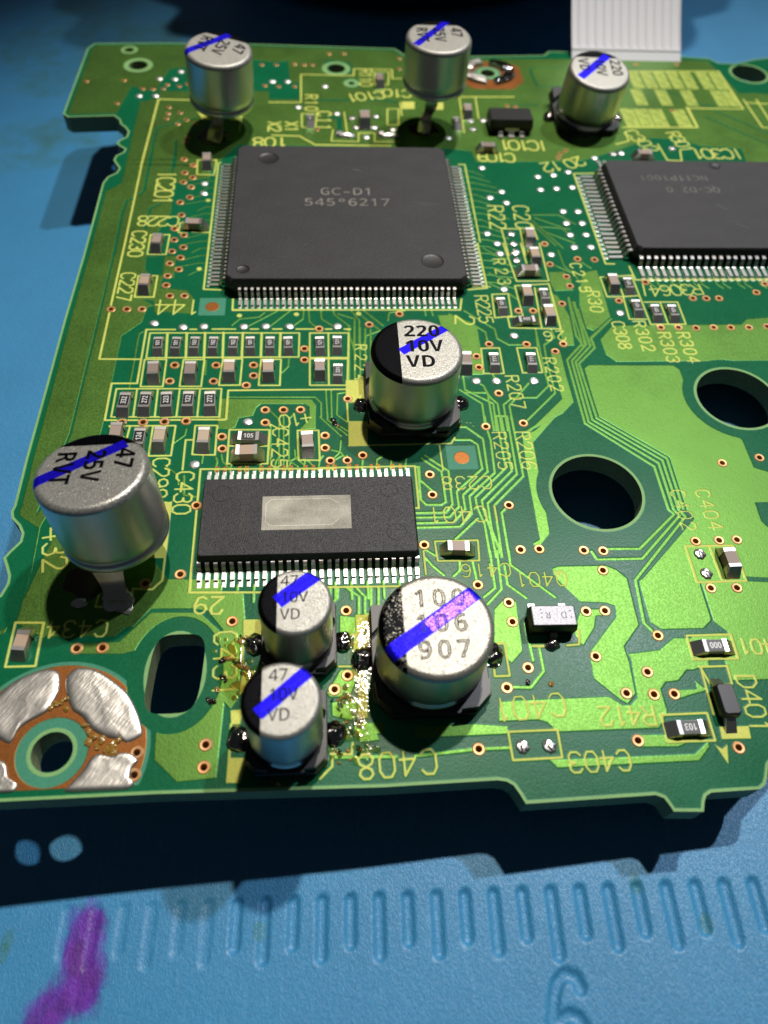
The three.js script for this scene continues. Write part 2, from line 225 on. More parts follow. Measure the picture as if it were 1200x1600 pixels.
copper('17.73,-44.77 19.26,-44.76 19.29,-44.24 19.77,-44.78 19.6,-44.9 18.64,-45.12 17.82,-45.35'); 
copper('12.23,-36.44 12.61,-36.29 15.74,-36.31 16.36,-36.65 16.9,-37.29 16.83,-40.57 15.56,-41.94 15.65,-42.9 15.55,-44.87 14.95,-45.48 14.58,-45.22 13.31,-43.88 13.4,-42.27 15.58,-39.95 15.68,-39.22 15.13,-38.98 13.53,-38.85 13.33,-38.55 12.68,-37.69 12.23,-36.83'); copper('13.49,-39.37 14.02,-39.75 14.35,-39.76 14.01,-40.69 13.12,-41.78 12.87,-41.42 12.72,-40.86 13.16,-40.01');
trace('14.85,-39.64 14.05,-39.61', 0.4);
copper('8.1,-39.19 8.91,-38.4 9.53,-38.72 9.4,-41.99 8.64,-42.74 8.47,-42.56 8.37,-41.54 7.75,-41.38');
copper('9.82,-48.41 10.47,-48.43 18.02,-48.47 18.96,-47.8 18.96,-48.1 18.15,-48.83 10.21,-48.88'); trace('14.98,-47.6 17.15,-47.69 17.83,-47.45', 0.6);
copper('2.65,-46.26 5.92,-46.24 7.85,-46.48 7.78,-46.91 5.84,-46.92 2.6,-46.92'); cut('2.68,-45.91 5.93,-46.19 8.92,-46.17 9.7,-46.2 10.25,-46.7 7.82,-46.64 7.85,-46.48 5.92,-46.28 2.65,-46.3'); copper('-0.73,-45.95 0.93,-45.96 0.89,-46.62 -0.75,-46.55'); copper('-0.63,-46.43 0.43,-46.42 0.64,-46.96 -0.42,-47.03');
copper('-1.37,-39.29 -0.47,-39.41 -0.49,-40.54 -1.4,-40.39'); copper('-2.21,-44.14 -1.41,-42.78 -0.59,-42.81 -0.62,-43.72 -0.92,-44.43 -2.06,-44.39'); copper('-1.96,-44.71 -0.53,-44.53 -0.57,-45.63 -0.88,-45.77 -1.93,-45.5');
copper('15.75,-16.7 16.54,-16.83 16.5,-19.4 16.54,-22.12 15.51,-23.22 13,-24.73 12.62,-25.13 12.07,-25.12 13.23,-24.33 15.71,-21.78 15.67,-19.39'); copper('12.08,-25.39 13.11,-24.86 14.49,-23.52 14.82,-23.64 12.8,-25.96 12.58,-33.4 12.55,-33.77 11.71,-34.75 11.4,-34.74 11.29,-34.51 11.81,-34.21 11.9,-28.49');
// bundles of traces
for (const s of ['18.45,-10.48 18.18,-14.89 18.46,-15.88 16.9,-17.66 16.94,-24.23 21.07,-28.35 21.08,-32.2 21.09,-32.29', '18.77,-10.88 18.8,-15.93 17.25,-17.78 17.25,-24.09 21.47,-28.04 21.44,-32.21', '18.92,-12.34 19.12,-16.08 17.53,-17.9 17.57,-23.89 21.82,-27.79 21.78,-32.22', '21.53,-12.95 19.32,-15.29 19.41,-16.32 17.78,-18.07 17.93,-23.73 22.19,-27.63 22.12,-32.23']) { gap(s, 0.42); }
for (const s of ['18.45,-10.48 18.18,-14.89 18.46,-15.88 16.9,-17.66 16.94,-24.23 21.07,-28.35 21.08,-32.2 21.09,-32.29 21.68,-32.31', '18.77,-10.88 18.8,-15.93 17.25,-17.78 17.25,-24.09 21.47,-28.04 21.44,-32.21', '18.92,-12.34 19.12,-16.08 17.53,-17.9 17.57,-23.89 21.82,-27.79 21.78,-32.22', '21.53,-12.95 19.32,-15.29 19.41,-16.32 17.78,-18.07 17.93,-23.73 22.19,-27.63 22.12,-32.23']) trace(s, 0.19);
for (const s of ['21.09,-32.29 21.37,-32.44 18.29,-35.13 15.79,-35.06', '21.41,-32.3 21.65,-32.66 18.27,-35.88 15.28,-35.85 15.06,-35.25', '21.75,-32.31 22.02,-32.75 17.42,-37.43 17.2,-40.44 17.77,-41.32', '22.09,-32.32 22.41,-32.76 17.77,-37.16']) { gap(s, 0.46); } 
for (const s of ['21.11,-32.12 21.37,-32.44 18.29,-35.13 15.79,-35.06', '21.46,-32.13 21.72,-32.57 18.27,-35.88 15.28,-35.85 15.06,-35.25', '21.8,-32.14 22.09,-32.67 17.42,-37.43 17.2,-40.44 17.77,-41.32']) trace(s, 0.19);
for (const s of ['10.43,-23.45 10.45,-28.25 7.99,-30.71 8.01,-31.49 8.33,-32.92 8.37,-35.45', '10.82,-23.46 10.82,-28.52 8.4,-30.96 8.41,-31.78 8.67,-33.3 8.75,-35.46', '11.26,-23.46 11.15,-28.78 8.76,-31.22 8.75,-33.3 9.13,-35.47', '11.56,-23.47 11.57,-28.99 9.17,-31.42 9.18,-32.75 9.13,-35.47', '10.17,-31.45 9.61,-32.01 9.59,-35.49', '9.61,-23.43 9.59,-24.51 9.73,-25.68 9.61,-28.64 7.6,-30.6 7.58,-32.05 6.68,-33.06 3.81,-33.07', '7.5,-24.42 8.1,-24.43 9.19,-25.56 9.13,-28.53 7.17,-30.49 7.19,-31.66 6.29,-32.72 3.83,-32.72', '7.15,-25.63 8.29,-25.65 8.74,-26.09 8.79,-28.26 6.77,-30.19 6.78,-31.45 6.06,-32.29 3.87,-32.28', '4.88,-27.03 6.39,-28.41 6.37,-31.25 5.86,-31.91 3.9,-31.9', '4.61,-27.29 5.9,-28.45 5.95,-31.05 5.61,-31.28 4.59,-31.25 4.27,-30.81 4.3,-28.01 4.06,-28', '4.38,-28.01 4.33,-29.13 5.09,-30.05 5.09,-30.46', '4.25,-30.12 4.13,-30.12']) trace(s, 0.17);
for (const s of ['8.3,-12.67 9.71,-13.31 10.86,-14.45 10.89,-15.81', '9.44,-11.9 11.65,-14.09 11.71,-15.2 12.54,-15.94 13.96,-15.93', '15,-14.11 14.88,-18.22 14.94,-20.39 13.78,-21.64 11.92,-21.61 11.17,-22.3 11.11,-24.8', '13.42,-20.15 11.59,-22.41 11.58,-24.81', '16.27,-14.12 16.39,-15.12 15.37,-15.97 15.26,-17.76 15.29,-21.17 12.77,-23.8 12.35,-24.19', '9.43,-19.92 9.91,-20.32 10.15,-21.2 10.37,-21.7 10.74,-22.19 10.68,-24.79', '8.07,-20.74 9.58,-22.17 9.51,-24.46', '8.48,-19.29 8.47,-20.74 10.42,-22.18 10.29,-24.78', '8.44,-21.02 10.13,-21.09 10.1,-24.78', '10.45,-23.4 11.16,-23.44', '10.98,-19.95 10.8,-19.21']) trace(s, 0.16);
for (const s of ['-6.77,-12.05 -7.21,-12.58 -8.72,-12.79 -9.28,-13.54', '-5.81,-11.9 -7.98,-13.62', '-4.78,-11.9 -6.27,-13.63', '-3.65,-11.83 -3.7,-12.82 -4.46,-13.64', '-3.24,-11.83 -3.19,-13.13 -2.54,-13.96', '-2.26,-11.84 -2.22,-12.83 -1.32,-13.67', '-1.28,-11.84 -1.19,-12.31 -0.09,-13.6', '-0.88,-12.23 0.44,-12.85 0.23,-16.23', '0.17,-11.85 0.8,-13 0.69,-15.95', '0.69,-11.85 1.07,-12.55 2.43,-14.22 1.29,-14.8 0.97,-16.24', '1.21,-11.86 2.67,-13.62', '3.12,-13.02 3.27,-12.1 4.54,-11.87', '6.22,-11.88 6.23,-12.42', '6.75,-11.88 6.8,-12.43']) trace(s, 0.15);
for (let k = 0; k < 5; k++) trace([[0, 0], [0, -3.6]].map(([, y], i) => (pts('0.02,-13.63 -0.16,-19.58')[i] ? [pts('-0.03,-13.63 -0.21,-19.58')[i][0] + k * 0.42, pts('-0.03,-13.63 -0.21,-19.58')[i][1] + (i ? 0 : -k * 0.12)] : 0)), 0.16);
for (const s of ['-9.01,-21.25 -2.77,-21.34 -2.34,-21.93 -2.35,-23.31', '-1.98,-20.64 -1.89,-23.43', '-1.59,-20.65 -1.59,-23.32', '-0.51,-20.9 -1.12,-21.01 -1.21,-23.1 -0.5,-23.79', '-4.76,-17.35 -4.79,-18.16 -5.22,-18.78', '-0.22,-13.9 0.34,-16.69 0.23,-19.59', '-2.44,-23.31 -0.96,-25.11', '-1.93,-23.54 -0.54,-25.01', '-1.52,-23.77 -0.45,-24.68', '-1.65,-26.39 -1,-26.61 -0.57,-27.37', '-1.74,-27.38 -1.08,-26.61 -0.97,-25.54', '-5.99,-22.68 -5.38,-23.48 -5.29,-27.66', '-5.18,-23.03 -5.05,-23.26 -4.97,-27.67', '-4.3,-22.94 -4.67,-23.49 -4.61,-27.27 -4,-27.79', '-4.22,-26.33 -4.17,-27.07 -3.44,-27.81', '-3.36,-27.29 -2.88,-27.82', '-5.95,-24.03 -5.85,-27.65', '-9.26,-26.65 -9.14,-27.27 -8.71,-27.79', '-15.85,-14 -16.36,-14.48 -16.34,-20.17', '-10.99,-17.47 -10.96,-18.93', '-11.85,-24.27 -11.91,-24.86 -12.78,-25.72', '-13.03,-27.5 -12.09,-28.35 -11.94,-29.16', '-10.51,-26.71 -10.53,-27.37']) trace(s, 0.13);
for (const s of ['9.62,-35.01 9.57,-36.06 12.04,-38.51', '9.18,-36.13 9.17,-37.5 10.2,-38.49', '8.4,-34.97 8.35,-37.72 7.56,-38.36', '8.86,-34.98 8.75,-37.82 7.72,-38.85', '10.43,-41.76 10.44,-43.32 9.51,-44.29 8.56,-44.22 8.11,-44.24', '9.84,-40.2 9.93,-42.64', '2.52,-47.9 6.03,-47.68 7.78,-47.68', '-1.91,-37.31 -1.97,-38.16', '-1.45,-37.42 -1.51,-38.13 -1.85,-38.45', '-0.87,-37.44 -0.17,-38.03 -0.22,-39.24', '-0.28,-37.46 0.2,-38.05 0.15,-39.16 0.48,-39.31', '0.6,-37.49 0.55,-38.71 0.9,-39.19', '1.07,-37.51 0.99,-38.91', '-1.97,-47.79 1.51,-47.9', '4.11,-34.68 4.82,-35.26', '4.19,-35.4 4.55,-35.97 5.22,-36.69', '6.36,-35.67 6.27,-36.41 5.85,-36.79', '7.17,-35.73 7.29,-37.48', '6.25,-34.05 7.93,-32.44', '-11.65,-28.45 -11.5,-30.05 -10.58,-30.25']) trace(s, 0.17);
for (const s of ['12.1,-3.68 13.03,-4.5 13.53,-4.66', '12.16,-7.07 12.81,-7.54 14.21,-7.69', '11.97,-8.46 12.79,-9.07', '13.4,-9.68 14.15,-10.57', '18.18,-6.11 19.62,-7.23 19.81,-8.32', '20.58,-5.63 21.24,-6.43', '18.8,-3.99 18.91,-6.11 19.45,-7.07', '15,-14.29 14.83,-16.05', '16.25,-14.3 16.29,-15.12 15.35,-16.05', '18.49,-10.29 18.48,-16.08', '18.88,-10.88 18.67,-16.09', '18.99,-11.76 19.05,-16.09', '21.51,-12.93 19.35,-15.14 19.43,-16.09']) trace(s, 0.15);
for (let k = 0; k < 18; k++) { const y = 8.4 - k * 0.98; trace([[11.6, y], [12.6, y - 0.1], [13.6 + (k % 4) * 0.5, y - 0.9]], 0.13); }
for (let k = 0; k < 16; k++) { const y = 8.2 - k; trace([[-11.6, y], [-12.5, y], [-13.2 - (k % 3) * 0.6, y - 0.6]], 0.1); }
for (let k = 0; k < 24; k++) { const x = 25.4 + k * 0.65; if (k % 3) trace([[x, -7.6], [x, -8.6], [x + 0.4, -9.1]], 0.16); }
for (let k = 0; k < 14; k++) { const x = -9.6 + k; trace([[x, -28.2], [x + 0.1, -27.3], [x + (k % 3) * 0.35, -26.9]], 0.15); trace([[x, -37], [x, -38.2]], 0.16); }
// pads under the pins, fiducials, bare copper
const tinPad = (x, y, w, h) => each('tin', (g) => g.fillRect(x - w / 2, y - h / 2, w, h));
for (let k = 0; k < 36; k++) { const t = (k - 17.5) * 0.5; tinPad(t, -11.05, 0.28, 1.1); tinPad(t, 11.05, 0.28, 1.1); tinPad(-11.05, t, 1.1, 0.28); tinPad(11.05, t, 1.1, 0.28); }
for (let k = 0; k < 28; k++) { const t = -3.18 + (k - 13.5) * 0.5; tinPad(t, -36.5, 0.27, 1.3); tinPad(t, -28.7, 0.27, 1.2); if (k % 3) each('bare', (g) => g.fillRect(t - 0.12, -28.2, 0.24, 0.5)); }
for (let k = 0; k < 30; k++) { const t = 25.58 + k * 0.65; tinPad(t, -7.45, 0.36, 1.5); tinPad(t, 9.7, 0.36, 1.5); }
for (let k = 0; k < 20; k++) { const t = -5.03 + k * 0.65; tinPad(23.45, t, 1.5, 0.36); tinPad(46.6, t, 1.5, 0.36); }
for (const s of ['-10.95,-11.35', '7.46,-27.29', '35.7,9.07']) { const [x, y] = pts(s)[0]; each('window', (g) => { g.fillRect(x - 1.05, y - 1.05, 2.1, 2.1); }); disc('bare', x, y, 0.55); }
disc('window', ...mount, 5.15); disc('bare', ...mount, 4.92); disc('window', ...mount, 1.88); ring('rim', ...mount, 1.2, 0.22);
{ const [x, y] = hole1[2]; each('bare', (g) => { trail(g, [[-3.6, -2], [-2, -3.6], [2.3, -3.6], [3.8, -1.8], [3.8, 1.6], [2.4, 2.6], [-2.4, 2.6], [-3.6, 1.6]].map(([a, b]) => [x + a, y + b]), true); g.fill(); }); disc('window', x, y, 1.45); ring('rim', x, y, 1, 0.3); }
for (const [x, y, r] of bigHoles) { ring('base', x, y, r + 0.5, 1.1); ring('rim', x, y, r + 0.08, 0.26); }
each('base', (g) => { g.lineWidth = 1.3; g.beginPath(); g.ellipse(slotA[0], slotA[1], slotA[2] + 0.5, slotA[3] + 0.5, 0, 0, 7); g.stroke(); }); each('rim', (g) => { g.lineWidth = 0.24; g.beginPath(); g.ellipse(slotA[0], slotA[1], slotA[2] + 0.12, slotA[3] + 0.1, 0, 0, 7); g.stroke(); });
line('base', outline, 1.0, true); line('rim', outline, 0.34, true);
// ---- yellow print: frames
silk('-11.62,9.37 -11.85,9.25 -11.81,-9.21 -10.4,-9.29', 0.17); silk('-9.36,-10.33 -9.33,-11.8 -4.58,-11.78'); silk('-9.36,-10.33 -9.33,-11.73 9.13,-11.82 9.39,-10.47', 0.17); silk('11.39,9.44 12.02,9.45 11.94,-2.83'); silk('11.69,-3.01 11.73,-9.1 10.12,-9.29', 0.17);
silk('-9.05,20.83 -18.79,21.02 -19.05,8.58', 0.2); silk('-7.38,20.78 -4.04,20.82 -4.08,26.79 1.71,26.75 1.77,28.27 6.05,28.25 5.93,26.26 6.99,26.3', 0.17); silk('-19.02,8.8 -18.95,-3.14 -18.97,-11.14', 0.17); silk('-18.95,-11.98 -18.94,-17.22 -15.95,-17.28', 0.17); silk('-13.64,-14.02 -15.85,-14 -15.82,-19.8 -17.66,-19.77 -17.62,-23.36 -16.81,-23.38', 0.17); silk('-15.99,-23.39 -15.32,-23.41', 0.17); silk('-14.58,-23.42 -13.84,-23.41', 0.17); silk('-13.01,-23.43 -12.34,-23.44', 0.17); silk('-11.52,-23.42 -9.26,-23.46', 0.17); silk('-12.49,-14 -12,-14.01', 0.17); silk('-10.76,-13.99 -9.85,-14', 0.17);
silk('-10.35,-13.99 -8.98,-14', 0.17); silk('-7.79,-14.01 -7.2,-14.01', 0.17); silk('-6.05,-14.02 -5.36,-14.02', 0.17); silk('-4.21,-14.03 -2.73,-14.04', 0.17); silk('-1.9,-14.05 -1.43,-14.05', 0.17); silk('-0.41,-14.06 0.05,-14.06', 0.17);
silk('-0.54,-20.61 -9.14,-20.6 -9.13,-23.41 -9.71,-23.46', 0.16);
frame([...pts('-15.52,-14.39'), ...pts('-3.96,-14.48 -4,-17.16'), ...pts('-15.48,-17.13')]);
for (const s of ['-14.18,-14.4 -14.01,-17.15', '-12.7,-14.42 -12.53,-17.16', '-11.29,-14.4 -11.16,-17.18', '-9.87,-14.39 -9.76,-17.19', '-8.37,-14.44 -8.32,-17.12', '-6.91,-14.46 -6.88,-17.13', '-5.44,-14.47 -5.45,-17.15']) silk(s, 0.2);
frame('-3.15,-14.49 -0.1,-14.51 -0.21,-17.27 -3.15,-17.24'); silk('-1.69,-14.5 -1.71,-17.25'); frame('-3.15,-17.36 -0.23,-17.4 -0.36,-20.19 -3.15,-20.15'); silk('-1.72,-17.38 -1.73,-20.17');
for (const s of ['-15.58,-17.3 -13.95,-17.32 -13.92,-20.15 -15.54,-20.12', '-12.68,-17.36 -11.12,-17.35 -11.14,-20.17 -12.71,-20.14', '-9.73,-17.35 -8.27,-17.31 -8.31,-20.08 -9.85,-20.08', '-6.85,-17.39 -5.34,-17.4 -5.37,-20.14 -6.93,-20.12', '-17.24,-20.32 -9.64,-20.42 -9.62,-23.2 -17.22,-23.07', '-17.21,-23.92 -12.62,-23.96 -12.67,-26.69 -14.26,-26.69', '-11.25,-23.98 -9.71,-24.01 -9.68,-26.69 -11.23,-26.62', '-8.83,-24.41 -6.02,-24.47 -6.05,-27.54 -8.81,-27.48', '-4.03,-24.56 -2.53,-24.59 -2.47,-27.31 -3.93,-27.26', '4.89,-34.18 7.72,-34.17 7.62,-35.71 4.95,-35.66', '19.6,-41.37 22.37,-41.39 22.32,-42.97 19.58,-42.91', '16.69,-46.19 19.39,-46.19 19.38,-47.77 16.68,-47.73', '21.38,-35.01 24.59,-35.06 24.61,-37.71 21.37,-37.74', '7.8,-46.79 10.58,-46.79 10.56,-48.33 7.83,-48.36', '-20.39,-39.11 -18.77,-39.17 -18.7,-41.9 -20.36,-41.88', '10.27,-16.34 11.72,-16.3 11.68,-19.11 10.11,-19.09', '13.12,-16.31 14.7,-16.33 14.69,-19.03 13.14,-19.07', '12.02,-9.9 13.42,-9.83 13.29,-12.59 11.86,-12.8', '-13.87,9.77 -12.05,9.8 -12.13,7.27 -13.72,7.33', '-16.93,-1.94 -15.29,-1.93 -15.32,-4.67 -16.88,-4.67', '-17.28,-7.48 -15.72,-7.48 -15.72,-10.16 -17.24,-10.16']) frame(s);
for (const s of ['-15.75,-20.34 -15.68,-23.1', '-14.25,-20.36 -14.17,-23.12', '-12.67,-20.38 -12.65,-23.15', '-11.2,-20.4 -11.18,-23.18', '-15.78,-23.92 -15.88,-25.36', '-14.19,-23.93 -14.18,-26.64', '-6.06,-25.96 -8.74,-25.9', '23,-35.02 23.05,-37.62', '-11.32,-25.31 -11.8,-25.3 -11.77,-27.94', '-14.18,-0.07 -14.54,-0.23 -14.59,-1.62 -13.85,-1.69', '-13.4,-1.54 -11.92,-1.61']) silk(s);
silk('-1.58,-28.05 -10.57,-27.91 -10.48,-37.43 -2.54,-37.68', 0.16); silk('-2.46,-27.98 4.09,-27.96 4.08,-31.53 3.89,-31.51', 0.16); silk('-2.54,-37.32 2.37,-37.41', 0.16); silk('4.1,-34.88 4.11,-36.62', 0.15);
silk('10.51,-8.92 12.01,-8.92', 0.14); silk('13.99,-3 14.38,-8.19 17.18,-8.16 17.28,-2.99'); silk('15.58,-3 15.64,-5.8'); silk('14.14,-0.88 15.87,-0.87 15.71,-4.76'); silk('14.14,-0.88 14.25,-4.77'); silk('17.09,-0.34 17.22,-2.42'); frame('14.13,-8.8 17.11,-8.55 17.09,-14.16 12.93,-13.99 12.93,-12.73 14.22,-12.6'); silk('15.8,-9.08 15.53,-14.01'); 
silk('21.77,-7.68 24.61,-7.43 24.67,-13.67 27.65,-13.65 27.71,-10.92 24.85,-10.91'); silk('21.77,-7.68 21.8,-10.22 23.18,-10.22 23.04,-13.01 24.48,-13.05'); silk('23.23,-9.26 23.24,-10.36'); silk('23.18,-10.22 24.51,-10.09'); silk('26.2,-11.05 26.16,-13.55'); silk('25.34,-8.28 25.16,-10.09');
silk('28.09,8.27 22.64,8.07 22.67,-5.86 23.47,-5.86', 0.17); silk('24.71,-6.21 24.82,-8.03 42.55,-7.96', 0.17); silk('40.84,7.8 40.96,-2.89', 0.17);
silk('10.09,-41.71 10.79,-41.74', 0.2); silk('13.06,-40.78 12.87,-41.7 12.14,-41.75', 0.16); frame('19.83,-43.41 21.47,-43.41 21.42,-44.51 20.15,-44.61'); silk('19.85,-43.57 19.74,-46.28'); block('19.86,-46.99 21.57,-47.03 21.47,-47.75 19.77,-47.72'); block('19.28,-47.98 19.64,-48.25 20.01,-48.01 19.71,-49.11');
// printed blocks beside the capacitors
block('-0.47,-19.65 1.12,-19.67 1.12,-21.7 -0.53,-22.03'); block('-0.41,-23.74 1.03,-23.77 0.92,-26.07 -0.44,-26.04'); silk('-0.43,-22.03 -0.41,-23.74'); silk('-0.44,-26.04 6.86,-25.98 7.17,-25.44', 0.14); silk('6,-26.17 6.02,-28.38', 0.13);
block('-12.76,-30.55 -12.26,-30.62 -12.21,-34.02 -12.43,-34.01'); block('-13.34,-33.98 -12.26,-33.96 -12.2,-34.94 -13.06,-34.91'); silk('-12.26,-30.62 -12.2,-34.94 -12.2,-36.53 -12.72,-37.14 -13.89,-37.06 -13.89,-38.29 -15.93,-38.22 -15.86,-37.37');
block('-7.13,-39.36 -5.99,-39.4 -6.03,-40.57 -7.07,-40.7'); silk('-7.07,-40.7 -7.06,-42.23'); block('-7.05,-42.62 -6.32,-42.65 -6.5,-43.56 -7.12,-44.07'); block('-7.56,-44.94 -6.86,-44.89 -6.96,-45.76 -7.48,-45.74'); silk('-7.48,-45.74 -7.48,-47.56'); block('-7.55,-47.55 -6.53,-47.6 -6.83,-48.92 -7.57,-48.89');
block('-0.43,-39.28 0.69,-39.27 0.49,-41.62 -0.47,-41.59'); silk('-0.43,-40.58 -0.62,-42.56 -0.42,-43.48', 0.2); block('-0.42,-43.48 0.2,-43.59 0.03,-45.69 -0.54,-45.67'); silk('-1.52,-40.59 -0.47,-40.58'); silk('-1.49,-42.57 -0.47,-42.61'); silk('-2.04,-47.6 -0.91,-47.65 -0.85,-47.06', 0.15); frame('7.67,-41.51 8.38,-41.47 8.39,-43.52 7.51,-43.52', 0.16); silk('-1.97,-47.82 -1.98,-48.26 -2.64,-48.87', 0.15);
block('-14.66,18.74 -13.15,18.06 -13.08,17.01 -13.97,17.2'); block('-11.44,17.8 -10.01,18.4 -10.11,17.15 -11.15,16.97'); silk('-10.05,18.24 -10.16,15.02'); block('6.64,21.31 8.02,21.35 7.9,19.86 6.54,19.82'); block('9.81,21.24 11.11,21.27 10.96,19.79 9.67,19.75');
frame('-3.95,18.57 -2.38,18.61 -2.56,15.96 -3.93,15.92'); frame('4.05,27.63 5.66,27.69 5.4,24.84 3.91,24.79'); silk('-0.78,15.54 -0.98,13.45 1.74,13.36 1.8,15 3.43,15.04 3.35,13.39 5.93,13.45'); silk('0.45,19.01 0.66,14.67'); silk('-6.88,14.35 -4.17,14.26 -2.58,12.68 4.91,12.69', 0.2); silk('6.46,21.13 6.45,18.53'); frame('5.01,19.78 6.2,19.82 5.98,16.63 4.82,16.6'); silk('13.15,22.51 18.97,22.7', 0.2); silk('12.96,22.34 12.64,15.26'); silk('14.71,22.39 14.51,18.11');
// the printed list at the back right
const cell = (x, y, w, h, seed2) => { each('silk', (g) => { g.globalAlpha = 0.7; g.fillRect(x, y, w, h); g.globalAlpha = 1; }); each('copper', (g) => { g.globalAlpha = 0.8; for (let j = 0; j < h / 0.45 - 1; j++) { const t = (j * 7 + seed2 * 5) % 4; g.fillRect(x + 0.2 + t * 0.22, y + 0.3 + j * 0.45, 0.35 + 0.2 * ((j + seed2) % 3), 0.16); } g.globalAlpha = 1; }); };
for (let k = 0; k < 7; k++) cell(33.0 + k * 1.55 + (k > 4 ? 0.4 : 0), 25.1, 1.3, 3.9, k);
for (const x of [32.4, 35.2, 38.1, 41.6, 43.0]) cell(x, 21.4, 1.3, 3.4, Math.round(x));
for (const x of [30.2, 31.8, 33.4, 35.9]) cell(x, 16.9, 1.5, 3.7, Math.round(x));
silk('33.15,28.9 44.1,29.3 44.24,20.91 37.99,20.89 37.89,16.96 29.66,16.76', 0.2); silk('37.86,21.06 37.85,17.12', 0.22); silk('44.94,22.98 45.09,17.14 47.45,17.04', 0.18); silk('46.44,23.03 46.38,17.01', 0.18); for (let k = 0; k < 3; k++) silk([[51, 21.5 - k * 1.6], [58, 21.6 - k * 1.6]], 0.25); silk('44.98,22.29 47.49,22.09', 0.2); silk('32.61,13.58 32.81,10.62 34.27,10.5 34.65,12.42', 0.18); silk('28.19,13.48 29.7,14.12 29.73,15.66', 0.18);
// ---- yellow print: lettering (middle of the first and of the last letter, cap height)
for (const [text, s, h, w] of [
  ['IC201', '-16.48,7.26 -16.43,3.12', 1.7, 0.22], ['C228', '-15.16,0 -17.84,0.05', 1.45, 0.2], ['C230', '-17.9,-1.82 -17.9,-4.57', 1.25, 0.2], ['C227', '-18.1,-7.48 -18.08,-10.22', 1.2, 0.18], ['144', '-12.51,-11.4 -14.89,-11.39', 1.8, 0.18], ['108', '-5.9,13.1 -8.22,13.05', 1.65, 0.26],
  ['C425', '-5.23,-24.7 -5.25,-27.51', 1.12, 0.15], ['+10', '-3.45,-23.4 -4.96,-23.66', 1.2, 0.15], ['1', '-5.78,-24.25 -5.62,-24.03', 0.9, 0.15], ['C430', '-11.54,-28.49 -11.53,-31.22', 1.2, 0.17], ['C299', '-13.25,-27.26 -13.15,-29.92', 1.15, 0.17], ['R224', '0.82,-16.12 0.65,-19.42', 0.9, 0.14],
  ['C238', '8.92,-29.49 6.2,-29.48', 1.1, 0.13], ['IC401', '9.2,-32.09 5.06,-32.12', 1.3, 0.14], ['R205', '10.42,-25.31 10.44,-28.04', 1.03, 0.13], ['R206', '12.13,-25.34 12.15,-28.03', 1.1, 0.13], ['R207', '12.22,-19.68 12.28,-22.37', 1.05, 0.15], ['R225', '11.06,-10.41 11.1,-13', 1.15, 0.16], ['R23', '13.25,-5.56 13.31,-8.23', 1.1, 0.16], ['R202', '15.51,-17.76 15.51,-20.68', 1.0, 0.14],
  ['C416', '9.21,-36.43 6.68,-36.42', 0.98, 0.13], ['Q401', '12.67,-37.19 10.07,-37.19', 1.05, 0.13], ['C401', '10.86,-45.36 7.64,-45.52', 1.4, 0.14], ['R412', '15.98,-46.2 13.51,-46.14', 1.13, 0.14], ['C403', '13.94,-48.63 11.23,-48.62', 1.15, 0.15], ['C408', '3.23,-48.23 -0.17,-48.35', 1.37, 0.17], ['29', '-8.78,-38.36 -9.74,-38.33', 1.2, 0.17],
  ['C431', '-8.12,-40.54 -7.99,-43.73', 1.35, 0.15], ['C434', '-15.38,-39.66 -18.13,-39.64', 1.1, 0.15], ['432', '-19.31,-32.87 -18.89,-35.14', 1.5, 0.17], ['D401', '22.34,-44.42 22.23,-47.06', 1.2, 0.16], ['R401', '25.28,-42.3 22.94,-42.21', 1.0, 0.15], ['C402', '22.1,-30.78 22.07,-33.44', 1.0, 0.11], ['C404', '23.88,-30.78 23.92,-33.45', 1.0, 0.11],
  ['R3064', '29.87,-9.28 26.16,-9.48', 1.4, 0.16], ['C308', '21.95,-13.65 21.92,-16.15', 1.05, 0.16], ['R302', '23.75,-13.6 23.77,-16.41', 1.05, 0.16], ['R303', '25.49,-14.95 25.43,-17.7', 1.05, 0.16], ['R304', '27.09,-14.96 27.06,-17.78', 1.05, 0.16],
  ['IC301', '40.57,11.94 36.28,11.86', 1.8, 0.26], ['IC101', '20.42,13.02 16.48,13.08', 1.8, 0.26], ['C109', '16.7,10.76 13.97,10.85', 1.6, 0.24], ['R10', '-2.95,22.01 -2.96,19.55', 1.3, 0.24], ['C11', '-1.63,18.63 -1.67,15.98', 1.4, 0.24], ['X1', '-4.96,16.51 -4.95,15.53', 1.3, 0.24], ['X2', '-6.69,16.47 -6.67,15.49', 1.3, 0.24], ['C101', '4.32,22.67 1.3,21.97', 1.6, 0.26], ['R110', '3.08,27.77 2.96,24.93', 1.4, 0.22], ['C10', '7.28,23.01 5.21,23.11', 1.6, 0.24],
  ['C302', '30.34,15.68 31.69,12.66', 1.5, 0.22], ['R301', '34.84,15.47 35.42,12.73', 1.5, 0.22], ['12', '21.11,9.36 20.18,9.14', 1.6, 0.22], ['20', '23.6,10.23 22.62,9.8', 1.6, 0.22], ['C20', '16.41,2.18 16.28,-0.34', 1.5, 0.2], ['R22', '14.03,2.16 13.89,-0.36', 1.5, 0.2], ['C215', '19.95,-6.11 20.13,-9.24', 1.0, 0.17], ['26', '16.95,-14.92 15.88,-14.98', 1.1, 0.15], ['2', '9.39,-12.75 9.32,-13.36', 1.6, 0.18], ['R30', '20.7,-9.85 20.58,-11.77', 1.1, 0.14],
]) word(text, s, h * 0.95, w * 0.85);
for (const s of ['-8.74,-12.42', '-4.22,-12.29', '0.78,-12.24', '-12.38,-6.58', '-12.37,3.19']) disc('silk', ...pts(s)[0], 0.22);
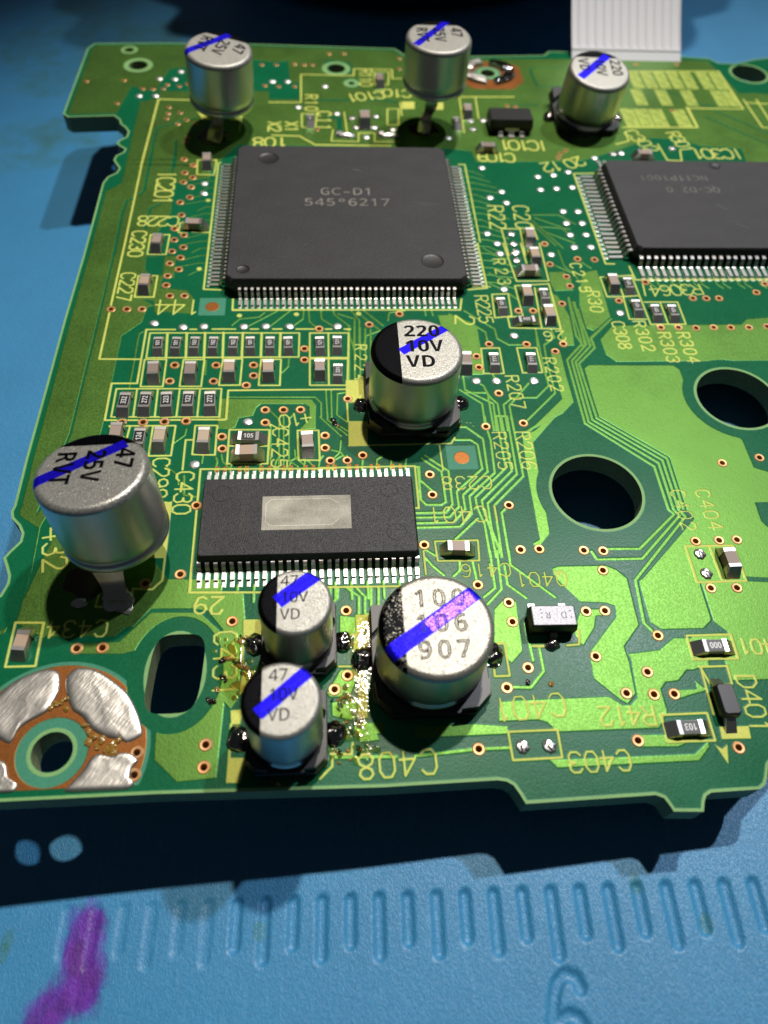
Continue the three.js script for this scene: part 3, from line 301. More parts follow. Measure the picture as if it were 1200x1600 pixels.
// flux smeared round the reworked capacitors
for (let k = 0; k < 90; k++) { const c = pts('-1.05,-46.65 -1.2,-45.93 -7.17,-42.3 -7.28,-43.65 -1.15,-44.27 -2.46,-47.64 -0.55,-47.38 -7.79,-41.08 7.77,-24.02')[k % 9]; const a = rnd() * 7, r = rnd() * 1.0; const x = c[0] + Math.cos(a) * r, y = c[1] + Math.sin(a) * r * 0.8, s = 0.06 + 0.16 * rnd(); disc('fluxed', x, y, s); }
{
  const img = layers.map((g) => g.getImageData(0, 0, TS, TS));
  for (let j = 0; j < TS; j++) for (let i = 0; i < TS; i++) {
    const o = (j * TS + i) * 4, g = grainValues.at(i, j), g2 = grainValues.at((i >> 1) + 91, (j >> 1) + 37), b = fbm(i * 0.012, j * 0.012, 3), m = 1 + 0.09 * b + 0.07 * (g2 - 0.5) + 0.05 * (g - 0.5);
    for (let c = 0; c < 3; c++) img[0].data[o + c] *= m;
    img[1].data[o + 1] *= 1 + 0.25 * (g2 - 0.5) + 0.12 * b;
    const h = img[2].data[o] + 8 * (g2 - 0.5) + 12 * (g - 0.5); img[2].data[o] = img[2].data[o + 1] = img[2].data[o + 2] = h;
  }
  layers.forEach((g, k) => g.putImageData(img[k], 0, 0));
}
const [artMap, shineMap, reliefMap] = layers.map((g, k) => { const t = new THREE.CanvasTexture(g.canvas); if (!k) t.colorSpace = THREE.SRGBColorSpace; return t; });
const maskMaterial = new THREE.MeshPhysicalMaterial({ specularIntensity: 0.3, map: artMap, roughnessMap: shineMap, metalnessMap: shineMap, roughness: 1, metalness: 1, bumpMap: reliefMap, bumpScale: 0.00006 });
part('solder_mask', flat(maskGeometry), maskMaterial, board);

// ---------- vias and solder ----------
const viaGeo = (ro, ri) => { const g = new THREE.LatheGeometry([[ri, -1.5], [ri, 0.0], [ri + 0.03, 0.035], [ro - 0.06, 0.04], [ro, 0.004]].map(V2), 20); return up(toCreasedNormals(g, 0.5)); };
const viaBig = viaGeo(0.37, 0.175), viaSmall = viaGeo(0.28, 0.15);
const viaTone = [[0.62, 0.32, 0.12], [0.56, 0.30, 0.13], [0.66, 0.38, 0.16]].map((c) => std({ color: lin(...c), metalness: 0.55, roughness: 0.42 }));
for (const [x, y] of viaSpots) part('via', viaBig, viaTone[Math.floor(rnd() * 3)], board, x, y);
for (const [x, y] of smallVias) part('via', viaSmall, viaTone[Math.floor(rnd() * 3)], board, x, y);
function domeGeo(rx, ry, h, bump = 0.05, sharp = 1) {                      // a rounded blob of solder
  const g = new THREE.SphereGeometry(1, 22, 12, 0, Math.PI * 2, 0, Math.PI / 2), p = g.attributes.position, s = rnd() * 50;
  for (let i = 0; i < p.count; i++) { const x = p.getX(i), y = p.getY(i), z = p.getZ(i), k = 1 + bump * 2 * noise.noise(x * 1.7 + s, y * 1.7, z * 1.7); p.setXYZ(i, x * rx * k, Math.pow(y, sharp) * h * k, z * ry * k); }
  g.computeVertexNormals(); return up(g);
}
const dots = ['-17.04,26.85 -19.13,25.2 -17.52,25.15 -20.81,21.55 -19.15,21.6 -7.16,25.03', '-7.08,25.03 -5.5,25.09 -1.48,24.19 -4.32,19.77 -0.31,18.6 5.34,15.63 10.87,14.16 2.57,14.12', '-12.9,5.77 -12.83,4.19', '-15.32,-13.33 -13.05,-13.78 -11.44,-13.73', '-8.33,-13.77 -6.61,-13.74 -4.75,-13.76 -0.96,-13.78 -7.56,-23.72',
  '13.64,8.82 18.94,7.39 20.57,7.72 22.13,8.25 18.84,5.23 20.43,5.44 22.02,5.66 13.77,3.87 15.01,4.83 15.2,3.06 20.36,1.76 21.79,1.77 20.32,-0.05 21.8,-0.04 20.32,-1.8 21.79,-1.79 20.33,-3.59 21.86,-3.58 25.34,10.79 12.74,-1.67 13.44,-3.11 13.5,-4.52', '18.04,-4.65 13.13,-9.3 13.12,-14.96', '9.43,-19.92 10.98,-19.95 13.88,-19.98', '22.42,-12.33', '-10.98,-27.55'].flatMap(pts);
const dotGeo = [0, 1, 2].map(() => domeGeo(0.36, 0.36, 0.13, 0.06));
for (const [x, y] of dots) part('solder_dot', dotGeo[Math.floor(rnd() * 3)], M.solder, board, x, y);
// ---------- chips ----------
function ringLoft(rings) {                                               // rings of equal length, [x, up, z]; closes nothing
  const n = rings[0].length, pos = [], idx = [];
  rings.forEach((r) => r.forEach((v) => pos.push(...v)));
  for (let k = 0; k + 1 < rings.length; k++) for (let i = 0; i < n; i++) { const a = k * n + i, b = k * n + (i + 1) % n; idx.push(a, b, a + n, b, b + n, a + n); }
  const g = new THREE.BufferGeometry(); g.setAttribute('position', new THREE.Float32BufferAttribute(pos, 3)); g.setIndex(idx); return g;
}
const dimpleList = [];
function mould(hx, hy, z0, zm, z1, draft, ch, dimples = []) {               // a moulded chip body; corners cut by ch
  const corner = (i) => { const x = hx - i, y = hy - i, c = ch; return [[-x + c, -y], [x - c, -y], [x, -y + c], [x, y - c], [x - c, y], [-x + c, y], [-x, y - c], [-x, -y + c]]; };
  const side = ringLoft([[draft, z0], [0.0, zm - 0.06], [0.0, zm + 0.06], [draft, z1 - 0.05], [draft + 0.05, z1]].map(([i, z]) => corner(i).map(([x, y]) => [x, z, -y])));
  const s = new THREE.Shape(corner(draft + 0.05).map(V2));
  for (const [x, y, r] of dimples) s.holes.push(new THREE.Path().absarc(x, y, r, 0, 2 * Math.PI, true));
  const top = new THREE.ShapeGeometry(s, 24); top.rotateX(-Math.PI / 2).translate(0, z1, 0);
  const bits = [side.toNonIndexed(), top.toNonIndexed()];
  for (const [x, y, r, d] of dimples) dimpleList.push([x, y, z1, r, d]);
  bits.forEach((b) => { b.deleteAttribute('normal'); const p = b.attributes.position, uv = new Float32Array(p.count * 2); for (let i = 0; i < p.count; i++) { uv[2 * i] = (p.getX(i) + hx) / (2 * hx); uv[2 * i + 1] = (-p.getZ(i) + hy) / (2 * hy); } b.setAttribute('uv', new THREE.BufferAttribute(uv, 2)); });
  const g = mergeGeometries(bits); g.computeVertexNormals(); return up(toCreasedNormals(g, 0.6));
}
function leadGeo(path, width, t) {
  const p = path.map(V2), top = [], bot = [];
  p.forEach((q, i) => { const a = p[Math.max(0, i - 1)], b = p[Math.min(p.length - 1, i + 1)], d = b.clone().sub(a).normalize(), n = new THREE.Vector2(-d.y, d.x).multiplyScalar(t / 2); top.push(q.clone().add(n)); bot.push(q.clone().sub(n)); });
  const g = new THREE.ExtrudeGeometry(new THREE.Shape([...bot, ...top.reverse()]), { depth: width, bevelEnabled: false, curveSegments: 1 }); g.translate(0, 0, -width / 2); return up(g);
}
function chipTop(w, h, tone, draw) {
  return canvasTex(w, h, (g) => {
    g.fillStyle = tone; g.fillRect(0, 0, w, h); draw(g);
    const im = g.getImageData(0, 0, w, h);
    for (let j = 0; j < h; j++) for (let i = 0; i < w; i++) { const o = (j * w + i) * 4, m = 1 + 0.4 * (grainValues.at(i, j) - 0.5) + 0.42 * fbm(i * 0.006, j * 0.009, 5); for (let c = 0; c < 3; c++) im.data[o + c] *= m; }
    g.putImageData(im, 0, 0);
  });
}
const scratch = (g, x, y, l, a, c) => { g.strokeStyle = c; g.lineWidth = 2; g.beginPath(); g.moveTo(x, y); g.lineTo(x + l * Math.cos(a), y + l * Math.sin(a)); g.stroke(); };
const moldMat = (map, rough = 0.6) => std({ map, roughness: rough, bumpMap: moldTex, bumpScale: 0.00003 });
function chip(name, label, cx, cy, body, bodyMat, rows, lead) {
  const c = group(name, board, cx, cy, 0, 0, label); part('body', body, bodyMat, c);
  for (const [x, y, z, r, d] of dimpleList.splice(0)) part('ejector_mark', up(new THREE.LatheGeometry([[0, -d], [r * 0.85, -d], [r, 0.004]].map(V2), 28)), M.plastic, c, x, y, z);
  const tone = [M.tin, std({ color: lin(0.55, 0.52, 0.46), metalness: 1, roughness: 0.36 })];
  for (const [n, pitch, ex, ey, ang] of rows) for (let k = 0; k < n; k++) { const t = (k - (n - 1) / 2) * pitch; part('lead', lead, tone[rnd() > 0.7 ? 1 : 0], c, ex + (ey ? t : 0) + (rnd() - 0.5) * 0.03, ey + (ex ? t : 0) + (rnd() - 0.5) * 0.03, 0, ang + (rnd() - 0.5) * 0.05); }
  return c;
}
const H = Math.PI / 2;
const quadTex = chipTop(1024, 1024, '#1f1f22', (g) => {
  g.fillStyle = 'rgba(150,144,130,0.85)'; g.textAlign = 'center'; g.font = '74px monospace'; g.setTransform(1.12, 0, 0, 1, 0, 0);
  g.fillText('GC-D1', 468, 416); g.fillText('545\u00ba6217', 468, 500); g.setTransform(1, 0, 0, 1, 0, 0);
  scratch(g, 560, 205, 40, 0.5, 'rgba(190,190,180,0.7)'); scratch(g, 830, 470, 120, 0.15, 'rgba(150,150,150,0.35)'); scratch(g, 330, 790, 25, -0.7, 'rgba(170,170,165,0.4)'); scratch(g, 470, 850, 40, -0.8, 'rgba(150,150,150,0.3)');
  for (let k = 0; k < 30; k++) scratch(g, rnd() * 1024, rnd() * 1024, 20 + 60 * rnd(), 2.4 + rnd() * 0.8, 'rgba(120,120,122,0.12)');
});
const lqfp = [[0, 0.78], [0.2, 0.78], [0.3, 0.74], [0.38, 0.62], [0.5, 0.22], [0.58, 0.11], [0.7, 0.08], [1.4, 0.08]];
chip('processor_chip', 'large square black chip marked GC-D1', 0, 0, mould(10, 10, 0.12, 0.78, 1.5, 0.22, 0.5, [[-6.9, 7.6, 0.95, 0.1], [7.1, -7.5, 0.95, 0.1], [-8.5, -8.6, 0.55, 0.1]]), moldMat(quadTex), [[36, 0.5, 0, -9.92, -H], [36, 0.5, 0, 9.92, H], [36, 0.5, -9.92, 0, Math.PI], [36, 0.5, 9.92, 0, 0]], leadGeo(lqfp, 0.22, 0.14));
const qfpTex = chipTop(1024, 768, '#212124', (g) => {
  g.save(); g.translate(512, 384); g.rotate(Math.PI); g.fillStyle = 'rgba(140,135,122,0.6)'; g.textAlign = 'center'; g.font = '64px monospace'; g.fillText('QC-D2 0', 120, 130); g.fillText('NC11P1001', 190, 235); g.restore();
  scratch(g, 470, 400, 60, 0.9, 'rgba(190,190,185,0.6)'); scratch(g, 520, 560, 60, 0.7, 'rgba(190,190,185,0.6)');
});
chip('driver_chip', 'rectangular black chip with silver pins, cut off at the right edge', 35, 1.14, mould(10, 7, 0.12, 0.8, 1.5, 0.2, 0.45, [[-1.2 + 2.2, 5.9, 0.55, 0.08]]), moldMat(qfpTex), [[30, 0.65, 0, -6.9, -H], [30, 0.65, 0, 6.9, H], [20, 0.65, -9.9, 0, Math.PI], [20, 0.65, 9.9, 0, 0]], leadGeo([[0, 0.8], [0.3, 0.8], [0.42, 0.75], [0.5, 0.62], [0.62, 0.22], [0.72, 0.11], [0.85, 0.08], [1.95, 0.08]], 0.3, 0.15));
const soTex = chipTop(1024, 448, '#1e1e20', (g) => {
  g.fillStyle = '#a8a490'; g.fillRect(292, 118, 420, 190); for (let k = 0; k < 210; k++) { g.fillStyle = `rgba(${k % 2 ? 205 : 70},${k % 2 ? 200 : 70},${k % 3 ? 175 : 80},0.3)`; g.fillRect(292 + k * 2, 118, 1, 190); }
  g.strokeStyle = 'rgba(225,222,200,0.9)'; g.lineWidth = 2.5; g.beginPath(); g.moveTo(655, 165); g.lineTo(612, 136); g.lineTo(335, 136); g.lineTo(310, 160); g.lineTo(310, 262); g.lineTo(335, 285); g.lineTo(620, 285); g.lineTo(655, 250); g.stroke();
  g.fillStyle = 'rgba(105,102,70,0.35)'; g.font = '30px monospace'; for (let k = 0; k < 7; k++) g.fillText('B7', 195, 125 + 34 * k);
});
const so = chip('memory_chip', 'long low black chip with a polished grey patch', -3.18, -32.63, mould(6.92, 3.08, 0.1, 0.6, 1.18, 0.12, 0.12), moldMat(soTex, 0.5), [[28, 0.5, 0, -3.02, -H], [28, 0.5, 0, 3.02, H]], leadGeo([[0, 0.62], [0.14, 0.62], [0.22, 0.58], [0.3, 0.45], [0.4, 0.18], [0.48, 0.1], [0.6, 0.08], [1.05, 0.08]], 0.24, 0.15));
for (const [x, y, r] of [[-5.6, 1.75, 0.62], [5.25, 1.8, 0.55], [5.55, -1.5, 0.62]]) part('mould_mark', up(new THREE.TorusGeometry(r, 0.022, 6, 40).rotateX(H)), M.plastic, so, x, y, 1.18);

// ---------- small chip parts ----------
const digits = {};
function filmMat(text) {
  return digits[text] ??= std({ roughness: 0.4, map: canvasTex(128, 72, (g) => { g.fillStyle = '#0b0b0c'; g.fillRect(0, 0, 128, 72); g.fillStyle = '#d8d8d4'; g.font = 'bold 56px sans-serif'; g.textAlign = 'center'; g.fillText(text, 64, 56); }) });
}
function endGeo(len, w, h, cap, reach) {                                   // metal end with its slope of solder, at +x
  const x = len / 2, c = [], a = w / 2, b = a + 0.08;
  for (const s of [-1, 1]) c.push([x - cap, 0.02, s * a], [x - cap, h, s * a], [x - 0.05, h + 0.02, s * a], [x, h - 0.06, s * a], [x + 0.1, h * 0.55, s * a], [x + reach * 0.5, h * 0.2, s * b], [x + reach, 0.01, s * b * 0.92], [x - cap, 0.01, s * b]);
  return up(toCreasedNormals(new ConvexGeometry(c.map((p) => new THREE.Vector3(...p))), 0.5));
}
const rGeo = { body: box(1.5, 0.4, 0.74, 0, 0.24), film: box(0.98, 0.02, 0.68, 0, 0.46), end: endGeo(1.55, 0.78, 0.46, 0.3, 0.5) };
{ const uv = rGeo.film.attributes.uv; for (let i = 0; i < 24; i++) if (i < 8 || i > 11) uv.setXY(i, 0.02, 0.02); }
function resistor(s, deg, text, k = 1) {
  for (const [x, y] of pts(s)) {
    const g = group('chip_resistor', board, x, y, 0, deg * Math.PI / 180 + (rnd() - 0.5) * 0.11); g.scale.setScalar(k);
    part('body', rGeo.body, M.ceramic, g); part('marking_film', rGeo.film, filmMat(Array.isArray(text) ? text[Math.floor(rnd() * text.length)] : text), g);
    part('end_cap', rGeo.end, M.tin, g); part('end_cap', rGeo.end, M.tin, g, 0, 0, 0, Math.PI);
  }
}
const cGeo = {};
function capacitorChip(s, deg, tone = 0, L = 1.5, w = 0.78, h = 0.7) {
  const q = cGeo[[L, w, h]] ??= { body: box(L - 0.1, h - 0.04, w - 0.03, 0, h / 2), end: endGeo(L, w, h, 0.3, 0.42) };
  for (const [x, y] of pts(s)) {
    const g = group('chip_capacitor', board, x, y, 0, deg * Math.PI / 180 + (rnd() - 0.5) * 0.13);
    part('body', q.body, tans[tone], g); part('end_cap', q.end, M.tin, g); part('end_cap', q.end, M.tin, g, 0, 0, 0, Math.PI);
  }
}
const N3 = ['273', '223', '122', '332', '272'];
resistor('-14.69,-15.92 -13.33,-15.93 -11.93,-15.91 -10.52,-15.92', 90, ['103', '101', '102'], 0.86); resistor('-9,-15.92 -7.71,-15.93 -6.19,-15.95 -4.8,-15.96', 90, ['101', '102', '103'], 0.86); resistor('-2.36,-15.98 -1.02,-15.93 -1.03,-18.98', 90, ['121', '331', '111'], 0.86);
resistor('-16.39,-21.88 -14.93,-21.84 -13.43,-21.85 -11.88,-21.83 -10.33,-21.85', 90, N3); resistor('-14.92,-25.28', 90, '124'); resistor('-7.4,-25.37', 0, '105');
resistor('11.03,-17.95 13.94,-17.98', 90, '111', 0.9); resistor('12.55,-11.47 16.34,-10.31', 90, '101', 0.9); resistor('14.33,-13.4', 180, '204', 0.9); resistor('23.87,-8.92 23.89,-11.78 25.36,-12.38 26.8,-12.41', 90, ['101', '471'], 0.9); resistor('20.94,-42.26', 180, '000', 1.02); resistor('17.99,-47.09', 180, '103', 1.02);
resistor('-3.06,16.95', 90, '101', 0.9); resistor('12.03,16.88', 90, '101', 0.9);
capacitorChip('-14.66,-18.87', 90, 2, 1.4, 0.8); capacitorChip('-11.95,-18.9', 90, 2, 1.4, 0.8); capacitorChip('-9.11,-18.77 -6.22,-18.8', 90, 0, 1.4, 0.8); capacitorChip('-2.38,-18.72', 90, 1, 1.3, 0.75); capacitorChip('-16.5,-24.89', 90, 1); capacitorChip('-13.48,-25.35 -10.47,-25.44', 90, 3); capacitorChip('-7.43,-26.92', 0, 0, 1.55, 0.85, 0.85); capacitorChip('-3.3,-25.96', 90, 1, 1.5, 0.8);
capacitorChip('-12.86,9.13', 90, 1); capacitorChip('-13.2,-0.91', 0, 1); capacitorChip('-16.12,-3.45', 90, 1); capacitorChip('-16.49,-8.85', 90, 0); capacitorChip('-19.58,-40.53', 84, 0, 1.35, 0.75, 0.6); capacitorChip('6.28,-34.96', 0, 1, 1.45, 0.72); capacitorChip('23.76,-36.41', 94, 2, 1.5, 0.8, 0.8);
capacitorChip('16.43,-2.42', 90, 1); capacitorChip('16.38,-5.2 14.86,-10.24', 90, 0); capacitorChip('15.56,-7.27', 0, 2); capacitorChip('16.28,-12.72', 90, 0); capacitorChip('22.52,-8.82', 90, 1); capacitorChip('4.48,25.09', 90, 2); capacitorChip('13.41,18.99', 90, 1); capacitorChip('14.57,11.95', 0, 2); capacitorChip('30.34,10.96', 0, 1); capacitorChip('2.5,16.71', 90, 1, 1.6, 1.0, 1.0); capacitorChip('8.8,-18.14', 90, 2);
// bare pads with old solder
const padGeo = domeGeo(0.42, 0.36, 0.16, 0.14);
for (const s of ['22.16,-35.66 22.15,-37.14', '8.48,-47.67', '9.98,-47.7', '14.92,-1.74 14.91,-3.19 14.95,-4.27', '1.59,15.91 3.47,15.95 3.66,18.14 1.24,17.76 -0.14,14.95 4.08,15.05', '33.89,12.7 28.27,11.7 27.4,11.54', '13.58,17.45 13.64,15.89 14.95,17.65', '14.81,-4.5 14.86,-5.47']) for (const [x, y] of pts(s)) part('solder_pad', padGeo, M.tin, board, x, y, 0, rnd() * 3);
for (const s of ['0.49,14.37', '4.78,14.47']) part('solder_pad', domeGeo(1.0, 0.4, 0.3, 0.1), M.tin, board, ...pts(s)[0]);
// transistor and diode
{
  const q = group('transistor', board, 11.3, -40.35, 0, -0.02, 'small black transistor with its bright sheen painted grey on top, marked D R');
  const top = std({ roughness: 0.45, metalness: 0.15, map: canvasTex(256, 128, (g) => { g.fillStyle = '#b4b4ba'; g.fillRect(0, 0, 256, 128); for (let k = 0; k < 5000; k++) { g.fillStyle = rnd() > 0.5 ? 'rgba(240,240,245,0.5)' : 'rgba(30,30,36,0.5)'; g.fillRect(rnd() * 256, rnd() * 128, 2, 2); } g.save(); g.translate(128, 64); g.rotate(Math.PI); g.fillStyle = '#16161a'; g.font = '62px sans-serif'; g.textAlign = 'center'; g.fillText('D', -62, 24); g.fillText('R', 34, 24); for (const [x, y] of [[78, -14], [72, 14], [74, 40], [-104, 30], [-106, -14]]) g.fillRect(x - 4, y - 4, 9, 9); g.restore(); }) });  // the bright lamp sheen on the face is painted in as light grey
  part('body', mould(1.42, 0.75, 0.08, 0.7, 1.25, 0.08, 0.05), M.plastic, q); const face = new THREE.PlaneGeometry(2.5, 1.2); face.translate(0, 0, 1.256); part('marked_face', flat(face), top, q);
  const l = leadGeo([[0, 0.6], [0.12, 0.6], [0.2, 0.5], [0.28, 0.16], [0.36, 0.08], [0.62, 0.06]], 0.42, 0.13); part('lead', l, M.darkSolder, q, 0, -0.74, 0, -H); part('lead', l, M.tin, q, -0.95, 0.74, 0, H); part('lead', l, M.tin, q, 0.95, 0.74, 0, H); part('solder_joint', domeGeo(0.48, 0.42, 0.3, 0.1), M.darkSolder, q, -0.05, -1.32, 0);
  const [dx, dy] = pts('20.45,-45.71')[0], d = group('diode', board, dx, dy, 0, -H, 'black diode beside the letters D401');
  part('body', mould(0.95, 0.55, 0.1, 0.5, 0.92, 0.06, 0.1), M.plastic, d); part('terminal', endGeo(1.9, 0.55, 0.5, 0.1, 0.75), M.tin, d); part('terminal', endGeo(1.9, 0.55, 0.5, 0.1, 0.6), M.tin, d, 0, 0, 0, Math.PI);
  const r = group('voltage_regulator', board, 17.4, 16.3, 0, 0, 'small black block chip with a tab in front of the back right pad'); part('body', mould(2.25, 1.25, 0.1, 0.75, 1.5, 0.1, 0.12), M.plastic, r);
  for (const x of [-1.1, 0, 1.1]) part('lead', leadGeo([[0, 0.4], [0.25, 0.38], [0.35, 0.1], [0.8, 0.08]], x ? 0.45 : 0.6, 0.18), M.tin, r, x, -1.25, 0, -H); part('heat_tab', box(1.5, 0.25, 0.8, 0, 0.3, -1.4), M.tin, r); part('front_tab', box(1.4, 0.3, 0.2, 0.1, 0.55, 1.28), M.tin, r);
}
// ---------- the solder-covered copper round the two screw holes ----------
function puddle(s, h, sc = 1) {
  const p = typeof s === 'string' ? pts(s) : s, curve = new THREE.CatmullRomCurve3(p.map(([x, y]) => new THREE.Vector3(x, 0, -y)), true, 'catmullrom', 0.4), n = 64, rim = curve.getPoints(n).slice(0, n);
  const c = rim.reduce((a, b) => a.add(b), new THREE.Vector3()).divideScalar(n), rings = [];
  [1, 0.985, 0.95, 0.9, 0.8, 0.68, 0.54, 0.4, 0.26, 0.12, 0.01].forEach((t, k) => rings.push(rim.map((q) => { const x = c.x + (q.x - c.x) * t, z = c.z + (q.z - c.z) * t; const e = Math.min(1, (1 - t) / 0.22); return [x, 0.005 + (k ? h * Math.sqrt(e * (2 - e)) * (1 + 0.45 * fbm(x * 0.8 + 3, z * 0.8 + h * 9, 3)) : 0), z]; })));
  const g = ringLoft(rings); g.computeVertexNormals(); return up(g);
}
const brushed = dataTex(256, (u, v) => [128 + 200 * fbm(u * 60, v * 9, 3, 1.7)]);
const puddleMat = std({ color: lin(0.62, 0.60, 0.55), metalness: 0.95, roughness: 0.38 });
function puddleUV(g) { const p = g.attributes.position, uv = new Float32Array(p.count * 2); for (let i = 0; i < p.count; i++) { uv[2 * i] = (p.getX(i) * 0.8 + p.getZ(i) * 0.6) * 160; uv[2 * i + 1] = (p.getX(i) * -0.6 + p.getZ(i) * 0.8) * 160; } g.setAttribute('uv', new THREE.BufferAttribute(uv, 2)); return g; }
puddleMat.bumpMap = brushed; puddleMat.bumpScale = 0.000014;
const pad1 = group('screw_pad', board, 0, 0, 0, 0, 'round copper pad with four silver solder patches at the lower left corner');
for (const s of ['-16.43,-42.14 -16.84,-42.63 -16.72,-43.46 -16.23,-44.51 -15.6,-44.97 -14.94,-45.71 -14.12,-46.17 -13.21,-46.41 -12.92,-46.53 -12.35,-46.24 -12.22,-45.9 -12.59,-44.88 -13.29,-43.75 -14.09,-43.04 -15.04,-42.39 -15.72,-42.13', '-17.48,-42.22 -17.21,-42.54 -17.11,-43.45 -17.27,-44.11 -17.57,-44.67 -18.36,-45.14 -18.81,-45.55 -19.12,-46.3 -19.7,-46.07 -20.64,-45.47 -21.05,-44.32 -20.29,-43.47 -19.61,-42.75 -18.79,-42.32 -17.99,-42.12', '-15.78,-48.97 -15.64,-48.65 -15.11,-47.96 -14.81,-47.37 -14.39,-47.05 -13.63,-47.22 -13.19,-47.03 -12.64,-47.13 -12.26,-47.48 -12.48,-47.88 -12.55,-48.34 -12.31,-48.67 -12.6,-48.99 -14.16,-49.01', '-19.59,-47.16 -19.08,-47.38 -18.8,-48.06 -18.26,-48.47 -18.38,-48.85 -19.07,-48.88 -19.86,-48.78 -20.21,-47.86']) part('solder_patch', puddleUV(puddle(s, 0.15)), puddleMat, pad1);
const fluxSpots = pts('-17.18,-44.18 -16.85,-44.12 -16.61,-43.91 -17.38,-44.39 -16.51,-44.5 -15.38,-45.48 -15.05,-45.85 -14.73,-46.14 -14.31,-46.3 -14.51,-46.7 -14.02,-46.86 -13.71,-46.67 -13.42,-46.34 -13.6,-47.02 -15.03,-46.41 -13.38,-46.13');
for (const [x, y] of fluxSpots) part('flux_bead', domeGeo(0.14 + 0.16 * rnd(), 0.12 + 0.12 * rnd(), 0.12, 0.2), M.flux, pad1, x, y, 0.01, rnd() * 3);
const pad2 = group('screw_pad', board, 0, 0, 0, 0, 'copper pad with dark solder patches at the back edge between two capacitors');
{ const [x, y] = hole1[2]; for (const [a0, a1] of [[0.15, 1.4], [1.75, 2.95], [3.35, 4.55], [4.9, 6.1]]) { const p = []; for (let k = 0; k <= 5; k++) { const a = a0 + (a1 - a0) * k / 5; p.push([x + 3.1 * Math.cos(a), y + 2.7 * Math.sin(a)]); } for (let k = 5; k >= 0; k--) { const a = a0 + (a1 - a0) * k / 5; p.push([x + 1.8 * Math.cos(a), y + 1.75 * Math.sin(a)]); } part('solder_patch', puddleUV(puddle(p, 0.4)), a0 > 1 && a0 < 4 ? puddleMat : M.darkSolder, pad2); } }

// ---------- electrolytic capacitors ----------
function canTop(o) {
  return canvasTex(512, 512, (g) => {
    g.fillStyle = o.worn ? '#98968c' : '#a5a49c'; g.fillRect(0, 0, 512, 512);
    g.save(); g.translate(256, 256); g.rotate(-o.deg * Math.PI / 180);
    g.fillStyle = '#08080b'; g.fillRect(-256, -256, 256 + o.black * 256, 512);
    if (o.worn) for (let k = 0; k < 420; k++) { g.fillStyle = 'rgba(175,173,155,0.7)'; const a = 2 * Math.PI * rnd(); g.fillRect(-256 + rnd() * 120 + 20, Math.sin(a) * 190, 2 + rnd() * 5, 2 + rnd() * 5); }
    g.restore();
    const [[ax, ay], [bx, by], pw] = o.pen, dl = Math.hypot(bx - ax, by - ay), ux = (bx - ax) / dl, uy = (by - ay) / dl;   // the felt pen line, laid down in streaks
    for (let k = 0; k < 46; k++) { const off = (k / 45 - 0.5) * pw, a = 6 * rnd(), b = 6 * rnd(); g.strokeStyle = k % 5 ? '#1208c4' : '#2a22dc'; g.globalAlpha = 0.5 + 0.3 * rnd(); g.lineWidth = 1 + pw / 18; g.beginPath(); g.moveTo(ax - uy * off + ux * a, ay + ux * off + uy * a); g.lineTo(bx - uy * off - ux * b, by + ux * off - uy * b); g.stroke(); }
    g.globalAlpha = 1;
    if (o.worn) { for (let k = 0; k < 1500; k++) { const t = 0.42 + 0.5 * rnd(), w = (rnd() - 0.5) * pw * 0.86; g.fillStyle = rnd() > 0.5 ? 'rgba(214,140,206,0.75)' : 'rgba(120,84,226,0.7)'; g.fillRect(ax + ux * dl * t - uy * w, ay + uy * dl * t + ux * w, 4, 4); } }
    g.save(); g.translate(256, 256); g.rotate(-o.deg * Math.PI / 180);
    g.fillStyle = '#0c0c10'; g.font = o.font; g.textAlign = 'left';
    o.text.forEach((t, i) => { if (o.worn) { g.strokeStyle = 'rgba(38,34,28,0.9)'; g.lineWidth = 6; [...t].forEach((c, k) => g.strokeText(c, o.tx + k * 84, o.ty + i * o.step)); } else g.fillText(t, o.tx, o.ty + i * o.step); });
    g.restore();
    const im = g.getImageData(0, 0, 512, 512);
    for (let j = 0; j < 512; j++) for (let i = 0; i < 512; i++) { const q = (j * 512 + i) * 4, m = 1 + (o.speck ?? 0.25) * (grainValues.at(i >> 1, j >> 1) - 0.5) + 0.2 * (grainValues.at(Math.floor((i + j) * 0.35) , Math.floor((j - i) * 0.06) + 600) - 0.5) * (o.brush ?? 0); for (let c = 0; c < 3; c++) im.data[q + c] *= m; }
    g.putImageData(im, 0, 0);
  });
}
const speckBump = grainTex.clone(); speckBump.repeat.set(1.2, 1.2);
